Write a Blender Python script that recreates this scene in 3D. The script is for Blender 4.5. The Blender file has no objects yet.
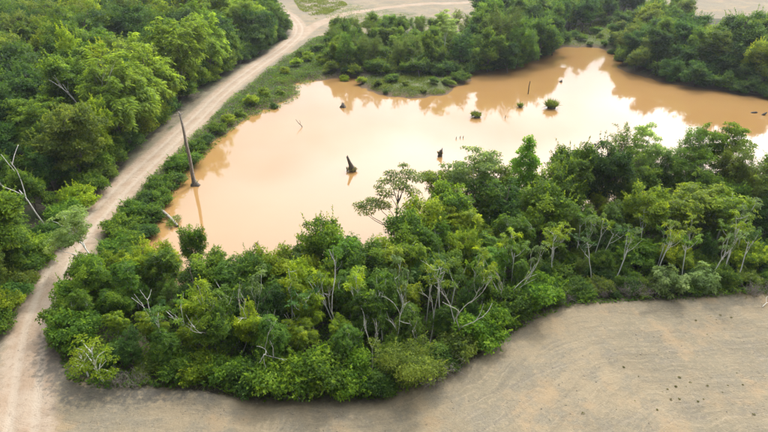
import bpy, math, random
import numpy as np
from mathutils import Vector, Matrix

# ------------------------------------------------------------------ camera
scene = bpy.context.scene
CAM_H, PITCH, HFOV = 30.0, math.radians(30.0), math.radians(70.0)
cam_d = bpy.data.cameras.new('camera')
cam = bpy.data.objects.new('camera', cam_d)
scene.collection.objects.link(cam)
cam.location = (0, 0, CAM_H)
cam.rotation_euler = (math.pi / 2 - PITCH, 0, 0)
cam_d.sensor_width = 36.0
cam_d.lens = 18.0 / math.tan(HFOV / 2)
cam_d.clip_start, cam_d.clip_end = 0.5, 6000
scene.camera = cam
scene.render.resolution_x, scene.render.resolution_y = 1024, 576

# ------------------------------------------------------------------ sky and sun
SUN_EL, SUN_AZ = math.radians(50.0), math.radians(27.0)     # azimuth: to the right of the view direction (+Y)
world = bpy.data.worlds.new('World'); scene.world = world
world.use_nodes = True
wn, wl = world.node_tree.nodes, world.node_tree.links
wn.clear()
w_out = wn.new('ShaderNodeOutputWorld'); w_bg = wn.new('ShaderNodeBackground')
w_sky = wn.new('ShaderNodeTexSky'); w_sky.sky_type = 'NISHITA'
w_sky.sun_disc = False; w_sky.sun_elevation = SUN_EL; w_sky.sun_rotation = SUN_AZ
w_sky.air_density = 1.0; w_sky.dust_density = 4.0; w_sky.ozone_density = 1.0
w_tc = wn.new('ShaderNodeTexCoord')
w_map = wn.new('ShaderNodeMapping'); w_map.inputs['Scale'].default_value = (1.0, 1.0, 2.6)
w_map.inputs['Location'].default_value = (3.1, 0.7, 0.2)
w_no = wn.new('ShaderNodeTexNoise'); w_no.inputs['Scale'].default_value = 1.7
w_no.inputs['Detail'].default_value = 6; w_no.inputs['Roughness'].default_value = 0.52
w_rp = wn.new('ShaderNodeValToRGB')
w_rp.color_ramp.elements[0].position = 0.36; w_rp.color_ramp.elements[0].color = (0.25, 0.25, 0.25, 1)
w_rp.color_ramp.elements[1].position = 0.60; w_rp.color_ramp.elements[1].color = (1, 1, 1, 1)
# thin bright cloud: whiter and brighter around the veiled sun, as forward-scattering cloud is
w_dot = wn.new('ShaderNodeVectorMath'); w_dot.operation = 'DOT_PRODUCT'
w_dot.inputs[1].default_value = (math.sin(SUN_AZ) * math.cos(SUN_EL), math.cos(SUN_AZ) * math.cos(SUN_EL), math.sin(SUN_EL))
w_lob = wn.new('ShaderNodeMapRange'); w_lob.interpolation_type = 'SMOOTHSTEP'
for _k, _v in (('From Min', 0.50), ('From Max', 0.95), ('To Min', 10.5), ('To Max', 130.0)): w_lob.inputs[_k].default_value = _v
w_cc = wn.new('ShaderNodeVectorMath'); w_cc.operation = 'SCALE'; w_cc.inputs[0].default_value = (0.93, 0.985, 1.06)
wl.new(w_tc.outputs['Generated'], w_dot.inputs[0]); wl.new(w_dot.outputs['Value'], w_lob.inputs['Value']); wl.new(w_lob.outputs[0], w_cc.inputs['Scale'])
w_mix = wn.new('ShaderNodeMixRGB'); wl.new(w_cc.outputs[0], w_mix.inputs['Color2'])
wl.new(w_tc.outputs['Generated'], w_map.inputs['Vector']); wl.new(w_map.outputs[0], w_no.inputs['Vector'])
wl.new(w_no.outputs['Fac'], w_rp.inputs[0]); wl.new(w_rp.outputs[0], w_mix.inputs['Fac'])
wl.new(w_sky.outputs[0], w_mix.inputs['Color1']); wl.new(w_mix.outputs[0], w_bg.inputs['Color'])
w_bg.inputs['Strength'].default_value = 0.10
wl.new(w_bg.outputs[0], w_out.inputs['Surface'])

sun_d = bpy.data.lights.new('sun', 'SUN'); sun = bpy.data.objects.new('sun', sun_d)
scene.collection.objects.link(sun)
sun_d.energy = 3.7; sun_d.angle = math.radians(2.0); sun_d.color = (1.0, 0.945, 0.86)
_sd = Vector((math.sin(SUN_AZ) * math.cos(SUN_EL), math.cos(SUN_AZ) * math.cos(SUN_EL), math.sin(SUN_EL)))
sun.rotation_euler = _sd.to_track_quat('Z', 'Y').to_euler()

scene.view_settings.view_transform = 'Standard'; scene.view_settings.look = 'None'
scene.view_settings.exposure = -0.72; scene.view_settings.gamma = 1.0
scene.render.engine = 'CYCLES'
scene.cycles.max_bounces = 6; scene.cycles.diffuse_bounces = 3; scene.cycles.glossy_bounces = 3; scene.cycles.transmission_bounces = 3

# ------------------------------------------------------------------ helpers
rng = np.random.default_rng(7); random.seed(7)
COL = scene.collection
F_PX = 384 / math.tan(HFOV / 2)
GZ = 0.8                                      # usual ground level above the pond

def G(u, v, z=GZ):
    """photo pixel (768 x 432) -> point of the horizontal plane at height z"""
    r, q = (u - 384) / F_PX, (216 - v) / F_PX
    dy = math.cos(PITCH) + q * math.sin(PITCH); dz = -math.sin(PITCH) + q * math.cos(PITCH)
    t = (z - CAM_H) / dz
    return np.array((r * t, dy * t, z))

def proj(p):
    x, y, z = p[0], p[1], p[2] - CAM_H
    f = y * math.cos(PITCH) - z * math.sin(PITCH); up = y * math.sin(PITCH) + z * math.cos(PITCH)
    return (384 + F_PX * x / f, 216 - F_PX * up / f)

def P2(pts, z=GZ): return np.array([G(u, v, z)[:2] for u, v in pts])

def seg_dist(P, A, B):
    d = B - A; t = np.clip(((P - A) @ d) / max(d @ d, 1e-9), 0, 1)
    return np.linalg.norm(P - (A + t[:, None] * d), axis=1), t

def sdf(P, poly):
    """signed distance to a closed polygon, negative inside"""
    P = np.atleast_2d(P); best = np.full(len(P), 1e9); ins = np.zeros(len(P), bool)
    for i in range(len(poly)):
        A, B = poly[i], poly[(i + 1) % len(poly)]
        best = np.minimum(best, seg_dist(P, A, B)[0])
        c = (A[1] > P[:, 1]) != (B[1] > P[:, 1])
        with np.errstate(divide='ignore', invalid='ignore'):
            xs = (B[0] - A[0]) * (P[:, 1] - A[1]) / (B[1] - A[1]) + A[0]
        ins ^= c & (P[:, 0] < xs)
    return np.where(ins, -best, best)

def path_dist(P, path):
    best = np.full(len(P), 1e9); side = np.zeros(len(P)); along = np.zeros(len(P)); L = 0
    for i in range(len(path) - 1):
        A, B = path[i], path[i + 1]; d, t = seg_dist(P, A, B); n = np.linalg.norm(B - A)
        cr = (B[0] - A[0]) * (P[:, 1] - A[1]) - (B[1] - A[1]) * (P[:, 0] - A[0])
        m = d < best
        best[m] = d[m]; side[m] = np.sign(cr[m]); along[m] = (L + t * n)[m]; L += n
    return best, side, along

def smooth_poly(pts, k=3):
    """Chaikin corner cutting of a closed polygon"""
    for _ in range(k):
        q = np.roll(pts, -1, axis=0)
        pts = np.stack([pts * .75 + q * .25, pts * .25 + q * .75], 1).reshape(-1, 2)
    return pts

def smooth_path(pts, k=3):
    for _ in range(k):
        a, b = pts[:-1], pts[1:]
        m = np.stack([a * .75 + b * .25, a * .25 + b * .75], 1).reshape(-1, 2)
        pts = np.vstack([pts[:1], m, pts[-1:]])
    return pts

class WNoise:
    """cheap smooth noise made of sines, about -1..1"""
    def __init__(s, seed, scale, n=14, dim=2):
        r = np.random.default_rng(seed); s.k = r.normal(size=(n, dim)) / scale * 2.2; s.p = r.uniform(0, 6.28, n); s.n = n
    def __call__(s, P): return np.sin(P @ s.k.T + s.p).sum(1) / math.sqrt(s.n) * 0.9

def tag(o, label=None, cat=None, group=None, kind=None):
    if label: o['label'] = label
    if cat: o['category'] = cat
    if group: o['group'] = group
    if kind: o['kind'] = kind
    return o

def mesh_np(name, V, F, mats, smooth=False, attrs=None, matidx=None):
    """V (n,3); F (m,4) or (m,3) array, or list of such arrays"""
    Fs = F if isinstance(F, list) else [F]
    Fs = [f for f in Fs if len(f)]
    me = bpy.data.meshes.new(name)
    V = np.asarray(V, dtype=np.float32)
    loops = np.concatenate([np.asarray(f, np.int32).ravel() for f in Fs])
    cnt = np.concatenate([np.full(len(f), np.asarray(f).shape[1], np.int32) for f in Fs])
    st = np.concatenate([[0], np.cumsum(cnt)[:-1]]).astype(np.int32)
    me.vertices.add(len(V)); me.vertices.foreach_set('co', V.ravel())
    me.loops.add(len(loops)); me.loops.foreach_set('vertex_index', loops)
    me.polygons.add(len(cnt)); me.polygons.foreach_set('loop_start', st); me.polygons.foreach_set('loop_total', cnt)
    if smooth: me.polygons.foreach_set('use_smooth', np.ones(len(cnt), bool))
    for m in (mats if isinstance(mats, (list, tuple)) else [mats]): me.materials.append(m)
    if matidx is not None: me.polygons.foreach_set('material_index', matidx)
    for k, a in (attrs or {}).items():
        at = me.attributes.new(k, 'FLOAT', 'POINT'); at.data.foreach_set('value', np.asarray(a, np.float32))
    me.update(); me.validate()
    return me

def obj(name, me, parent=None, loc=(0, 0, 0), rot=(0, 0, 0), scl=(1, 1, 1)):
    o = bpy.data.objects.new(name, me); COL.objects.link(o)
    o.parent = parent; o.location = loc; o.rotation_euler = rot; o.scale = scl
    return o

# ------------------------------------------------------------------ materials
def nodes_of(name):
    m = bpy.data.materials.new(name); m.use_nodes = True
    nt = m.node_tree; nt.nodes.clear()
    return m, nt.nodes, nt.links

def leaf_mat(name, dark, mid, light, transl=0.35, rough=0.6):
    m, n, l = nodes_of(name)
    out = n.new('ShaderNodeOutputMaterial')
    at = n.new('ShaderNodeAttribute'); at.attribute_name = 'var'
    oi = n.new('ShaderNodeObjectInfo')
    rp = n.new('ShaderNodeValToRGB'); e = rp.color_ramp.elements
    e[0].position = 0.05; e[0].color = (*dark, 1); e[1].position = 0.95; e[1].color = (*light, 1)
    k = e.new(0.5); k.color = (*mid, 1)
    l.new(at.outputs['Fac'], rp.inputs[0])
    hs = n.new('ShaderNodeHueSaturation')
    def rng_map(src, a, b):
        q = n.new('ShaderNodeMapRange'); q.inputs['To Min'].default_value = a; q.inputs['To Max'].default_value = b
        l.new(src, q.inputs['Value']); return q.outputs[0]
    l.new(rng_map(oi.outputs['Random'], 0.493, 0.512), hs.inputs['Hue'])
    wn_ = n.new('ShaderNodeTexWhiteNoise'); wn_.noise_dimensions = '1D'; l.new(oi.outputs['Random'], wn_.inputs['W'])
    l.new(rng_map(wn_.outputs['Value'], 0.78, 1.25), hs.inputs['Value'])
    l.new(rp.outputs[0], hs.inputs['Color'])
    pb = n.new('ShaderNodeBsdfPrincipled'); pb.inputs['Roughness'].default_value = rough
    pb.inputs['Specular IOR Level'].default_value = 0.18
    tr = n.new('ShaderNodeBsdfTranslucent')
    tc = n.new('ShaderNodeMixRGB'); tc.blend_type = 'MULTIPLY'; tc.inputs[0].default_value = 1
    tc.inputs[2].default_value = (1.85, 1.75, 0.80, 1)
    l.new(hs.outputs[0], pb.inputs['Base Color']); l.new(hs.outputs[0], tc.inputs[1]); l.new(tc.outputs[0], tr.inputs['Color'])
    mx = n.new('ShaderNodeMixShader'); mx.inputs[0].default_value = transl + .08
    l.new(pb.outputs[0], mx.inputs[1]); l.new(tr.outputs[0], mx.inputs[2]); l.new(mx.outputs[0], out.inputs['Surface'])
    return m

def bark_mat(name, a, b, scale=6.0, rough=0.85):
    m, n, l = nodes_of(name)
    out = n.new('ShaderNodeOutputMaterial'); pb = n.new('ShaderNodeBsdfPrincipled')
    tc = n.new('ShaderNodeTexCoord'); no = n.new('ShaderNodeTexNoise')
    mp = n.new('ShaderNodeMapping'); mp.inputs['Scale'].default_value = (3, 3, 0.8)
    no.inputs['Scale'].default_value = scale; no.inputs['Detail'].default_value = 5
    rp = n.new('ShaderNodeValToRGB'); e = rp.color_ramp.elements
    e[0].position = 0.35; e[0].color = (*a, 1); e[1].position = 0.65; e[1].color = (*b, 1)
    l.new(tc.outputs['Object'], mp.inputs[0]); l.new(mp.outputs[0], no.inputs['Vector'])
    l.new(no.outputs['Fac'], rp.inputs[0]); l.new(rp.outputs[0], pb.inputs['Base Color'])
    pb.inputs['Roughness'].default_value = rough
    bp = n.new('ShaderNodeBump'); bp.inputs['Strength'].default_value = 0.5; bp.inputs['Distance'].default_value = 0.03
    l.new(no.outputs['Fac'], bp.inputs['Height']); l.new(bp.outputs[0], pb.inputs['Normal'])
    l.new(pb.outputs[0], out.inputs['Surface'])
    return m

M = {}
M['green']  = leaf_mat('leaf_green',  (0.040, 0.087, 0.007), (0.094, 0.167, 0.012), (0.193, 0.278, 0.019), 0.42)
M['lime']   = leaf_mat('leaf_lime',   (0.087, 0.139, 0.006), (0.188, 0.256, 0.010), (0.322, 0.374, 0.018), 0.45)
M['pale_leaf'] = leaf_mat('leaf_pale', (.110, .170, .050), (.190, .265, .085), (.290, .360, .140), 0.5)
M['bright'] = leaf_mat('leaf_bright', (.110, .220, .012), (.190, .350, .018), (.270, .430, .030), 0.55)
M['lemon']  = leaf_mat('leaf_lemon', (0.091, 0.151, 0.013), (0.171, 0.252, 0.022), (0.258, 0.336, 0.040), 0.45)
M['dark']   = leaf_mat('leaf_dark',   (0.025, 0.065, 0.011), (0.053, 0.113, 0.017), (0.106, 0.178, 0.024), 0.38)
M['olive']  = leaf_mat('leaf_olive',  (0.058, 0.094, 0.010), (0.117, 0.165, 0.018), (0.198, 0.244, 0.033), 0.42)
M['grey']   = leaf_mat('leaf_grey_green', (0.066, 0.109, 0.024), (0.128, 0.189, 0.046), (0.222, 0.289, 0.086), 0.36)
M['vivid']  = leaf_mat('leaf_vivid',  (0.051, 0.110, 0.007), (0.108, 0.195, 0.010), (0.189, 0.270, 0.019), 0.45)
M['grass']  = leaf_mat('grass_blade', (.070, .105, .020), (.130, .175, .030), (.215, .240, .060), 0.35)
M['dry']    = leaf_mat('dry_blade',   (.095, .095, .040), (.165, .155, .075), (.240, .215, .120), 0.25, 0.8)
M['bark']   = bark_mat('bark_brown', (.075, .055, .038), (.17, .135, .10))
M['pale']   = bark_mat('bark_pale', (.55, .52, .46), (.80, .77, .70))
M['bleached'] = bark_mat('bark_bleached', (.34, .30, .25), (.60, .56, .49))
M['dead']   = bark_mat('bark_dead', (.16, .13, .10), (.34, .29, .24))
M['stumpw'] = bark_mat('bark_wet', (.05, .036, .024), (.13, .10, .07))

# ------------------------------------------------------------------ layout of the land (from the photograph)
POND_PX = [(118, 262), (138, 240), (150, 222), (161, 204), (174, 188), (190, 168), (206, 150), (222, 134), (243, 117), (262, 110),
           (284, 102), (298, 92), (294, 83), (310, 81), (340, 78), (352, 80), (358, 88), (372, 89), (382, 97), (402, 95), (414, 99), (430, 95), (446, 94), (454, 88),
           (469, 85), (468, 73), (480, 66), (503, 64), (522, 62), (545, 55), (558, 48), (590, 47), (614, 54), (622, 61),
           (612, 67), (640, 76), (690, 86), (740, 95), (790, 101), (850, 106), (960, 112), (1010, 150), (960, 190), (768, 196),
           (690, 199), (600, 211), (530, 224), (470, 238), (420, 260), (360, 283), (300, 290), (240, 288), (190, 284), (150, 272)]
POND = smooth_poly(P2(POND_PX, 0.0), 1)
ROAD_PX = [(20, 445), (28, 380), (36, 325), (56, 270), (84, 232), (116, 194), (156, 157), (196, 120), (225, 90), (267, 60), (289, 45),
           (303, 30), (290, 15), (262, 2), (240, -8)]
ROAD = smooth_path(P2(ROAD_PX)); ROAD_W = 1.8
ROAD2_PX = [(296, 40), (312, 26), (348, 13), (400, 5), (470, 2), (560, -6)]
ROAD2 = smooth_path(P2(ROAD2_PX))
THICKET_PX = [(60, 345), (72, 378), (108, 386), (180, 387), (250, 397), (330, 399), (385, 398), (440, 380), (480, 350), (530, 320),
              (560, 306), (620, 300), (660, 298), (768, 294), (960, 292), (960, 190), (768, 196), (690, 199), (600, 211),
              (530, 224), (470, 238), (420, 260), (360, 283), (300, 290), (240, 288), (190, 284), (150, 272), (118, 262),
              (93, 272), (76, 300)]
THICKET = P2(THICKET_PX)
FRONT = smooth_path(P2(THICKET_PX[1:15]))
LFOREST_PX = [(-260, 430), (-30, 395), (0, 338), (38, 280), (70, 238), (101, 197), (136, 155), (172, 118), (205, 92), (246, 66), (274, 48),
              (290, 34), (278, 18), (250, 3), (220, -8), (-250, -8)]
LFOREST = P2(LFOREST_PX)
STRIP_PX = [(96, 270), (108, 232), (132, 198), (170, 160), (208, 122), (240, 92), (280, 62), (318, 36), (336, 34), (330, 58), (318, 74), (300, 84),
            (296, 94), (282, 102), (260, 110), (240, 117), (220, 134), (204, 150), (188, 168), (172, 188), (160, 204), (148, 222), (134, 242), (116, 262)]
STRIP = P2(STRIP_PX)
FARBANK_PX = [(330, 38), (380, 31), (480, 30), (520, 20), (580, 2), (640, -6), (640, 20), (600, 30), (572, 40), (556, 47), (543, 54), (522, 61), (503, 63), (478, 65),
              (462, 74), (430, 78), (395, 76), (355, 76), (325, 74)]
FARBANK = P2(FARBANK_PX)
RFOREST_PX = [(616, 63), (640, 74), (690, 84), (740, 93), (790, 99), (900, 106), (900, 8), (770, 18), (700, 18), (640, 22), (610, 40)]
RFOREST = P2(RFOREST_PX)
n_a, n_b, n_c = WNoise(1, 9.0), WNoise(2, 2.6), WNoise(3, 0.9)

def smoothstep(a, b, x):
    t = np.clip((x - a) / (b - a), 0, 1); return t * t * (3 - 2 * t)

def height(P, full=False):
    P = np.atleast_2d(np.asarray(P, float))
    sh = sdf(P, POND) + (0.9 * n_a(P) + 0.6 * n_b(P)) * np.clip((P[:, 1] - 50) / 40, 0.3, 1) + 0.15 * n_c(P)
    h = -0.9 + 0.9 * smoothstep(-5, 0.0, sh) + GZ * smoothstep(-0.2, 3.2, sh)
    rd, side, _ = path_dist(P, ROAD)
    land = smoothstep(1.0, 5.0, sh)
    off = 1 - smoothstep(ROAD_W, ROAD_W + 1.5, rd)
    h += land * (0.16 * n_a(P) + 0.05 * n_b(P)) * (1 - 0.7 * off)
    h += land * off * (0.10 - 0.09 * np.exp(-((rd - 0.75) / 0.28) ** 2))
    th = sdf(P, THICKET)
    # graded bare soil: spoil berm along the thicket's edge, blade ridges parallel to it
    fr = (P[:, 1] < 45) & (th > 0)
    fd, _, fs = path_dist(P, FRONT)
    ridge = np.where(fr, 0.20 * np.exp(-((fd - 0.7) / 0.8) ** 2) * (0.6 + 0.5 * n_b(P))
                     + 0.010 * np.sin(fd * 5.2 + 1.2 * n_a(P)) * smoothstep(1.5, 3, fd)
                     + 0.035 * n_c(P) * np.abs(n_b(P)), 0)
    h += ridge * (1 - off)
    if full: return h, sh, rd, side, th, fd, fs, fr
    return h


# ------------------------------------------------------------------ ground sheet
def axis(parts):
    out = []
    for a, b, s in parts: out.append(np.arange(a, b, s))
    return np.concatenate(out)
gx = np.concatenate([-np.geomspace(3000, 135, 14)[:-1], axis([(-135, -42, 1.1), (-42, 44, 0.28), (44, 135, 1.1)]), np.geomspace(135, 3000, 14)])
gy = np.concatenate([-np.geomspace(2000, 20, 12), axis([(-10, 20, 3), (20, 48, 0.24), (48, 135, 0.6), (135, 260, 1.5)]), np.geomspace(260, 4000, 16)])
XX, YY = np.meshgrid(gx, gy)
PT = np.stack([XX.ravel(), YY.ravel()], 1)
near = (np.abs(PT[:, 0]) < 400) & (PT[:, 1] > -40) & (PT[:, 1] < 500)
zz = np.full(len(PT), GZ); A = {k: np.full(len(PT), 50.0) for k in ('shore', 'road', 'lat', 'veg', 'edge', 'along', 'grassy', 'thicket_shade')}
A['veg'][:] = -5; A['grassy'][:] = 1
h, sh, rd, side, th, fd, fs, fr = height(PT[near], True)
zz[near] = h
A['shore'][near] = sh; A['road'][near] = np.minimum(rd - ROAD_W, path_dist(PT[near], ROAD2)[0] - 1.6); A['lat'][near] = rd * side
veg = th
for poly in (LFOREST, STRIP, FARBANK, RFOREST): veg = np.minimum(veg, sdf(PT[near], poly))
Pn = PT[near]
veg = np.where(Pn[:, 1] > 215, np.minimum(veg, 215 - Pn[:, 1]), veg)
veg = np.where(Pn[:, 0] < -95, np.minimum(veg, Pn[:, 0] + 95), veg)
A['veg'][near] = veg; A['edge'][near] = np.where(fr | (PT[near][:, 1] < 30), fd, 50); A['along'][near] = fs
# grass cover: banks of the pond, verge of the road, gully by the inlet
bank = 1 - smoothstep(5, 11, sh)
gul = 1 - smoothstep(-2, 6, sdf(Pn, P2([(560, 46), (600, 20), (650, 18), (640, 50), (622, 62), (612, 54), (590, 46)])))
pen = 1 - smoothstep(-1, 4, sdf(Pn, P2([(335, 79), (362, 70), (465, 70), (468, 85), (450, 91), (428, 96), (400, 97), (376, 92), (362, 83)])))
fld = (1 - smoothstep(-4, 6, sdf(Pn, P2([(335, 30), (318, 8), (350, 2), (420, 14), (480, 25), (400, 32)])))) * 0.5
gm = np.clip(np.maximum.reduce([bank * 0.62, gul, pen * .8, fld]), 0, 1) * smoothstep(0.2, 1.2, sh) * (Pn[:, 1] > 45)
A['grassy'][near] = gm
A['thicket_shade'][near] = sdf(Pn, P2([(40, 338), (60, 325), (72, 372), (110, 382), (200, 386), (215, 397), (150, 402), (100, 404), (60, 408), (38, 378)]))  # outline of the thicket's painted shadow on the bare soil
nx, ny = len(gx), len(gy)
ii = (np.arange(ny - 1)[:, None] * nx + np.arange(nx - 1)[None, :]).ravel()
FQ = np.stack([ii, ii + 1, ii + nx + 1, ii + nx], 1)

ZG = zz.reshape(ny, nx)
def gz(x, y):
    i = int(np.clip(np.searchsorted(gx, x) - 1, 0, nx - 2)); j = int(np.clip(np.searchsorted(gy, y) - 1, 0, ny - 2))
    a, b = (x - gx[i]) / (gx[i + 1] - gx[i]), (y - gy[j]) / (gy[j + 1] - gy[j])
    return float((ZG[j, i] * (1 - a) + ZG[j, i + 1] * a) * (1 - b) + (ZG[j + 1, i] * (1 - a) + ZG[j + 1, i + 1] * a) * b)

def ground_material():
    m, n, l = nodes_of('soil')
    out = n.new('ShaderNodeOutputMaterial'); pb = n.new('ShaderNodeBsdfPrincipled'); pb.inputs['Roughness'].default_value = 0.95
    pb.inputs['Specular IOR Level'].default_value = 0.15
    geo = n.new('ShaderNodeNewGeometry')
    def attr(k): a = n.new('ShaderNodeAttribute'); a.attribute_name = k; return a.outputs['Fac']
    def noise(scale, detail=5, rough=0.6, vec=None, dist=0.0):
        q = n.new('ShaderNodeTexNoise'); q.inputs['Scale'].default_value = scale; q.inputs['Detail'].default_value = detail
        q.inputs['Roughness'].default_value = rough; q.inputs['Distortion'].default_value = dist
        l.new(vec if vec is not None else geo.outputs['Position'], q.inputs['Vector']); return q.outputs['Fac']
    def mr(v, a, b, c=0.0, d=1.0, sm=True):
        q = n.new('ShaderNodeMapRange'); q.interpolation_type = 'SMOOTHSTEP' if sm else 'LINEAR'
        for k, x in zip(('From Min', 'From Max', 'To Min', 'To Max'), (a, b, c, d)): q.inputs[k].default_value = x
        l.new(v, q.inputs['Value']); return q.outputs[0]
    def ma(op, a, b=None):
        q = n.new('ShaderNodeMath'); q.operation = op
        for i, x in enumerate((a, b)):
            if x is None: continue
            if isinstance(x, (int, float)): q.inputs[i].default_value = x
            else: l.new(x, q.inputs[i])
        return q.outputs[0]
    def mix(f, a, b, mode='MIX'):
        q = n.new('ShaderNodeMixRGB'); q.blend_type = mode
        if isinstance(f, (int, float)): q.inputs[0].default_value = f
        else: l.new(f, q.inputs[0])
        for i, x in ((1, a), (2, b)):
            if isinstance(x, tuple): q.inputs[i].default_value = (*x, 1)
            else: l.new(x, q.inputs[i])
        return q.outputs[0]
    n_big, n_mid, n_fine, n_grit = noise(0.11, 4), noise(0.55, 6), noise(2.6, 8, 0.65), noise(14, 4, 0.7)
    # bare graded soil: grey-beige and sandy yellow
    c = mix(mr(n_big, .40, .60), (0.189, 0.155, 0.101), (0.239, 0.185, 0.114))
    c = mix(mr(n_mid, .42, .66), c, (0.185, 0.156, 0.109))
    c = mix(mr(n_fine, .48, .72), c, (0.260, 0.203, 0.126))
    # blade and tyre streaks parallel to the edge of the thicket
    cx = n.new('ShaderNodeCombineXYZ')
    l.new(ma('MULTIPLY', ma('ADD', attr('edge'), ma('MULTIPLY', n_big, 3.0)), 1.9), cx.inputs[0]); l.new(ma('MULTIPLY', attr('along'), 0.11), cx.inputs[1])
    st = noise(1.0, 6, 0.7, cx.outputs[0])
    near_m = mr(attr('edge'), 30, 45, 1, 0)
    c = mix(ma('MULTIPLY', mr(st, .50, .70), ma('MULTIPLY', near_m, 0.5)), c, (0.133, 0.110, 0.077))
    c = mix(ma('MULTIPLY', mr(st, .48, .30), ma('MULTIPLY', near_m, 0.5)), c, (0.275, 0.219, 0.137))
    cx2 = n.new('ShaderNodeCombineXYZ')
    l.new(ma('MULTIPLY', ma('ADD', attr('edge'), ma('MULTIPLY', n_big, 3.0)), 6.5), cx2.inputs[0]); l.new(ma('MULTIPLY', attr('along'), 0.16), cx2.inputs[1])
    st2 = noise(1.0, 4, 0.75, cx2.outputs[0])
    c = mix(ma('MULTIPLY', mr(st2, .57, .64), ma('MULTIPLY', near_m, mr(n_mid, .40, .62, .05, .5))), c, (0.147, 0.118, 0.081))
    c = mix(ma('MULTIPLY', mr(st2, .42, .36), ma('MULTIPLY', near_m, .35)), c, (0.346, 0.275, 0.178))
    # wheel ruts: pairs of narrow darker lines with a pale pushed-up lip, broken up along their length
    n_slow = noise(.045, 0, .5)
    for k_, w_ in ((4.6, .10), (6.1, .10), (10.4, .11), (11.9, .11)):
        dd = ma('ADD', ma('SUBTRACT', attr('edge'), k_), ma('MULTIPLY', ma('SUBTRACT', n_slow, .5), 7.0))
        brk = ma('MULTIPLY', near_m, mr(n_mid, .42, .62, .0, .42))
        c = mix(ma('MULTIPLY', mr(ma('ABSOLUTE', dd), w_ * .5, w_ * 1.2, 1, 0), brk), c, (.165, .135, .102))
        c = mix(ma('MULTIPLY', mr(ma('ABSOLUTE', ma('SUBTRACT', dd, w_ * 1.9)), w_ * .4, w_, .4, 0), brk), c, (.345, .280, .198))
    n_spk = noise(8.0, 5, 0.75)
    c = mix(ma('MULTIPLY', mr(n_spk, .52, .66), .45), c, (0.330, 0.257, 0.163))
    c = mix(ma('MULTIPLY', mr(n_spk, .46, .34), .45), c, (0.158, 0.128, 0.091))
    c = mix(ma('MULTIPLY', mr(noise(.3, 5, .6), .52, .68), .55), c, (0.315, 0.215, 0.116))
    # clods and debris specks
    c = mix(ma('MULTIPLY', mr(noise(5.5, 3, 0.8), .60, .70), mr(n_mid, .40, .55)), c, (0.083, 0.066, 0.043))
    # far cleared field paler
    # road
    rdn = ma('ADD', attr('road'), ma('MULTIPLY', ma('SUBTRACT', n_fine, .5), 1.6))
    rc = mix(mr(n_mid, .35, .65), (0.301, 0.213, 0.140), (0.343, 0.262, 0.185))
    lat = ma('ABSOLUTE', ma('SUBTRACT', ma('ABSOLUTE', attr('lat')), 0.75))
    rc = mix(mr(lat, .10, .42, .55, 0), rc, (0.392, 0.319, 0.238))
    rc = mix(ma('MULTIPLY', mr(n_fine, .52, .70), 0.6), rc, (0.231, 0.158, 0.101))
    c = mix(mr(rdn, -.35, .55, 1, 0), c, rc)
    sn = ma('ADD', attr('thicket_shade'), ma('MULTIPLY', ma('SUBTRACT', n_fine, .5), 5.0))
    c = mix(ma('MULTIPLY', mr(sn, -1.0, .6, 1, 0), .8), c, (.085, .076, .062))  # thicket's shadow painted into the soil colour, ragged at its rim
    # grass base
    gn = ma('ADD', attr('grassy'), ma('MULTIPLY', ma('SUBTRACT', n_mid, .5), 1.4))
    gc = mix(mr(n_fine, .35, .65), (.060, .085, .022), (.125, .130, .050))
    c = mix(ma('MULTIPLY', mr(gn, .35, .75), mr(rdn, 0, .8)), c, gc)
    # leaf litter and shade-plants under the trees
    vn = ma('ADD', attr('veg'), ma('MULTIPLY', ma('SUBTRACT', n_mid, .5), 3.2))
    lit = mix(mr(n_fine, .35, .65), (.050, .042, .026), (.105, .085, .055))
    lit = mix(mr(n_mid, .45, .60), lit, (.045, .060, .020))
    c = mix(ma('MULTIPLY', mr(vn, -.9, .8, 1, 0), mr(rdn, 0, .8)), c, lit)
    # damp rim and mud at the water's edge
    c = mix(mr(ma('ADD', attr('shore'), ma('MULTIPLY', ma('SUBTRACT', n_mid, .5), 1.5)), .25, 2.3, 1, 0), c, (0.120, 0.080, 0.046))
    l.new(c, pb.inputs['Base Color'])
    hgt = ma('ADD', ma('MULTIPLY', n_fine, 0.7), ma('ADD', ma('MULTIPLY', n_grit, 0.26), ma('ADD', ma('MULTIPLY', st, 0.30), ma('MULTIPLY', st2, 0.30))))
    bp = n.new('ShaderNodeBump'); bp.inputs['Strength'].default_value = 0.9; bp.inputs['Distance'].default_value = 0.16
    l.new(hgt, bp.inputs['Height']); l.new(bp.outputs[0], pb.inputs['Normal'])
    l.new(pb.outputs[0], out.inputs['Surface'])
    return m

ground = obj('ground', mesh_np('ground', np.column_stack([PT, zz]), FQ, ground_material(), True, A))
tag(ground, 'bare beige graded soil with a dirt track running through', None, None, 'structure')

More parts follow.
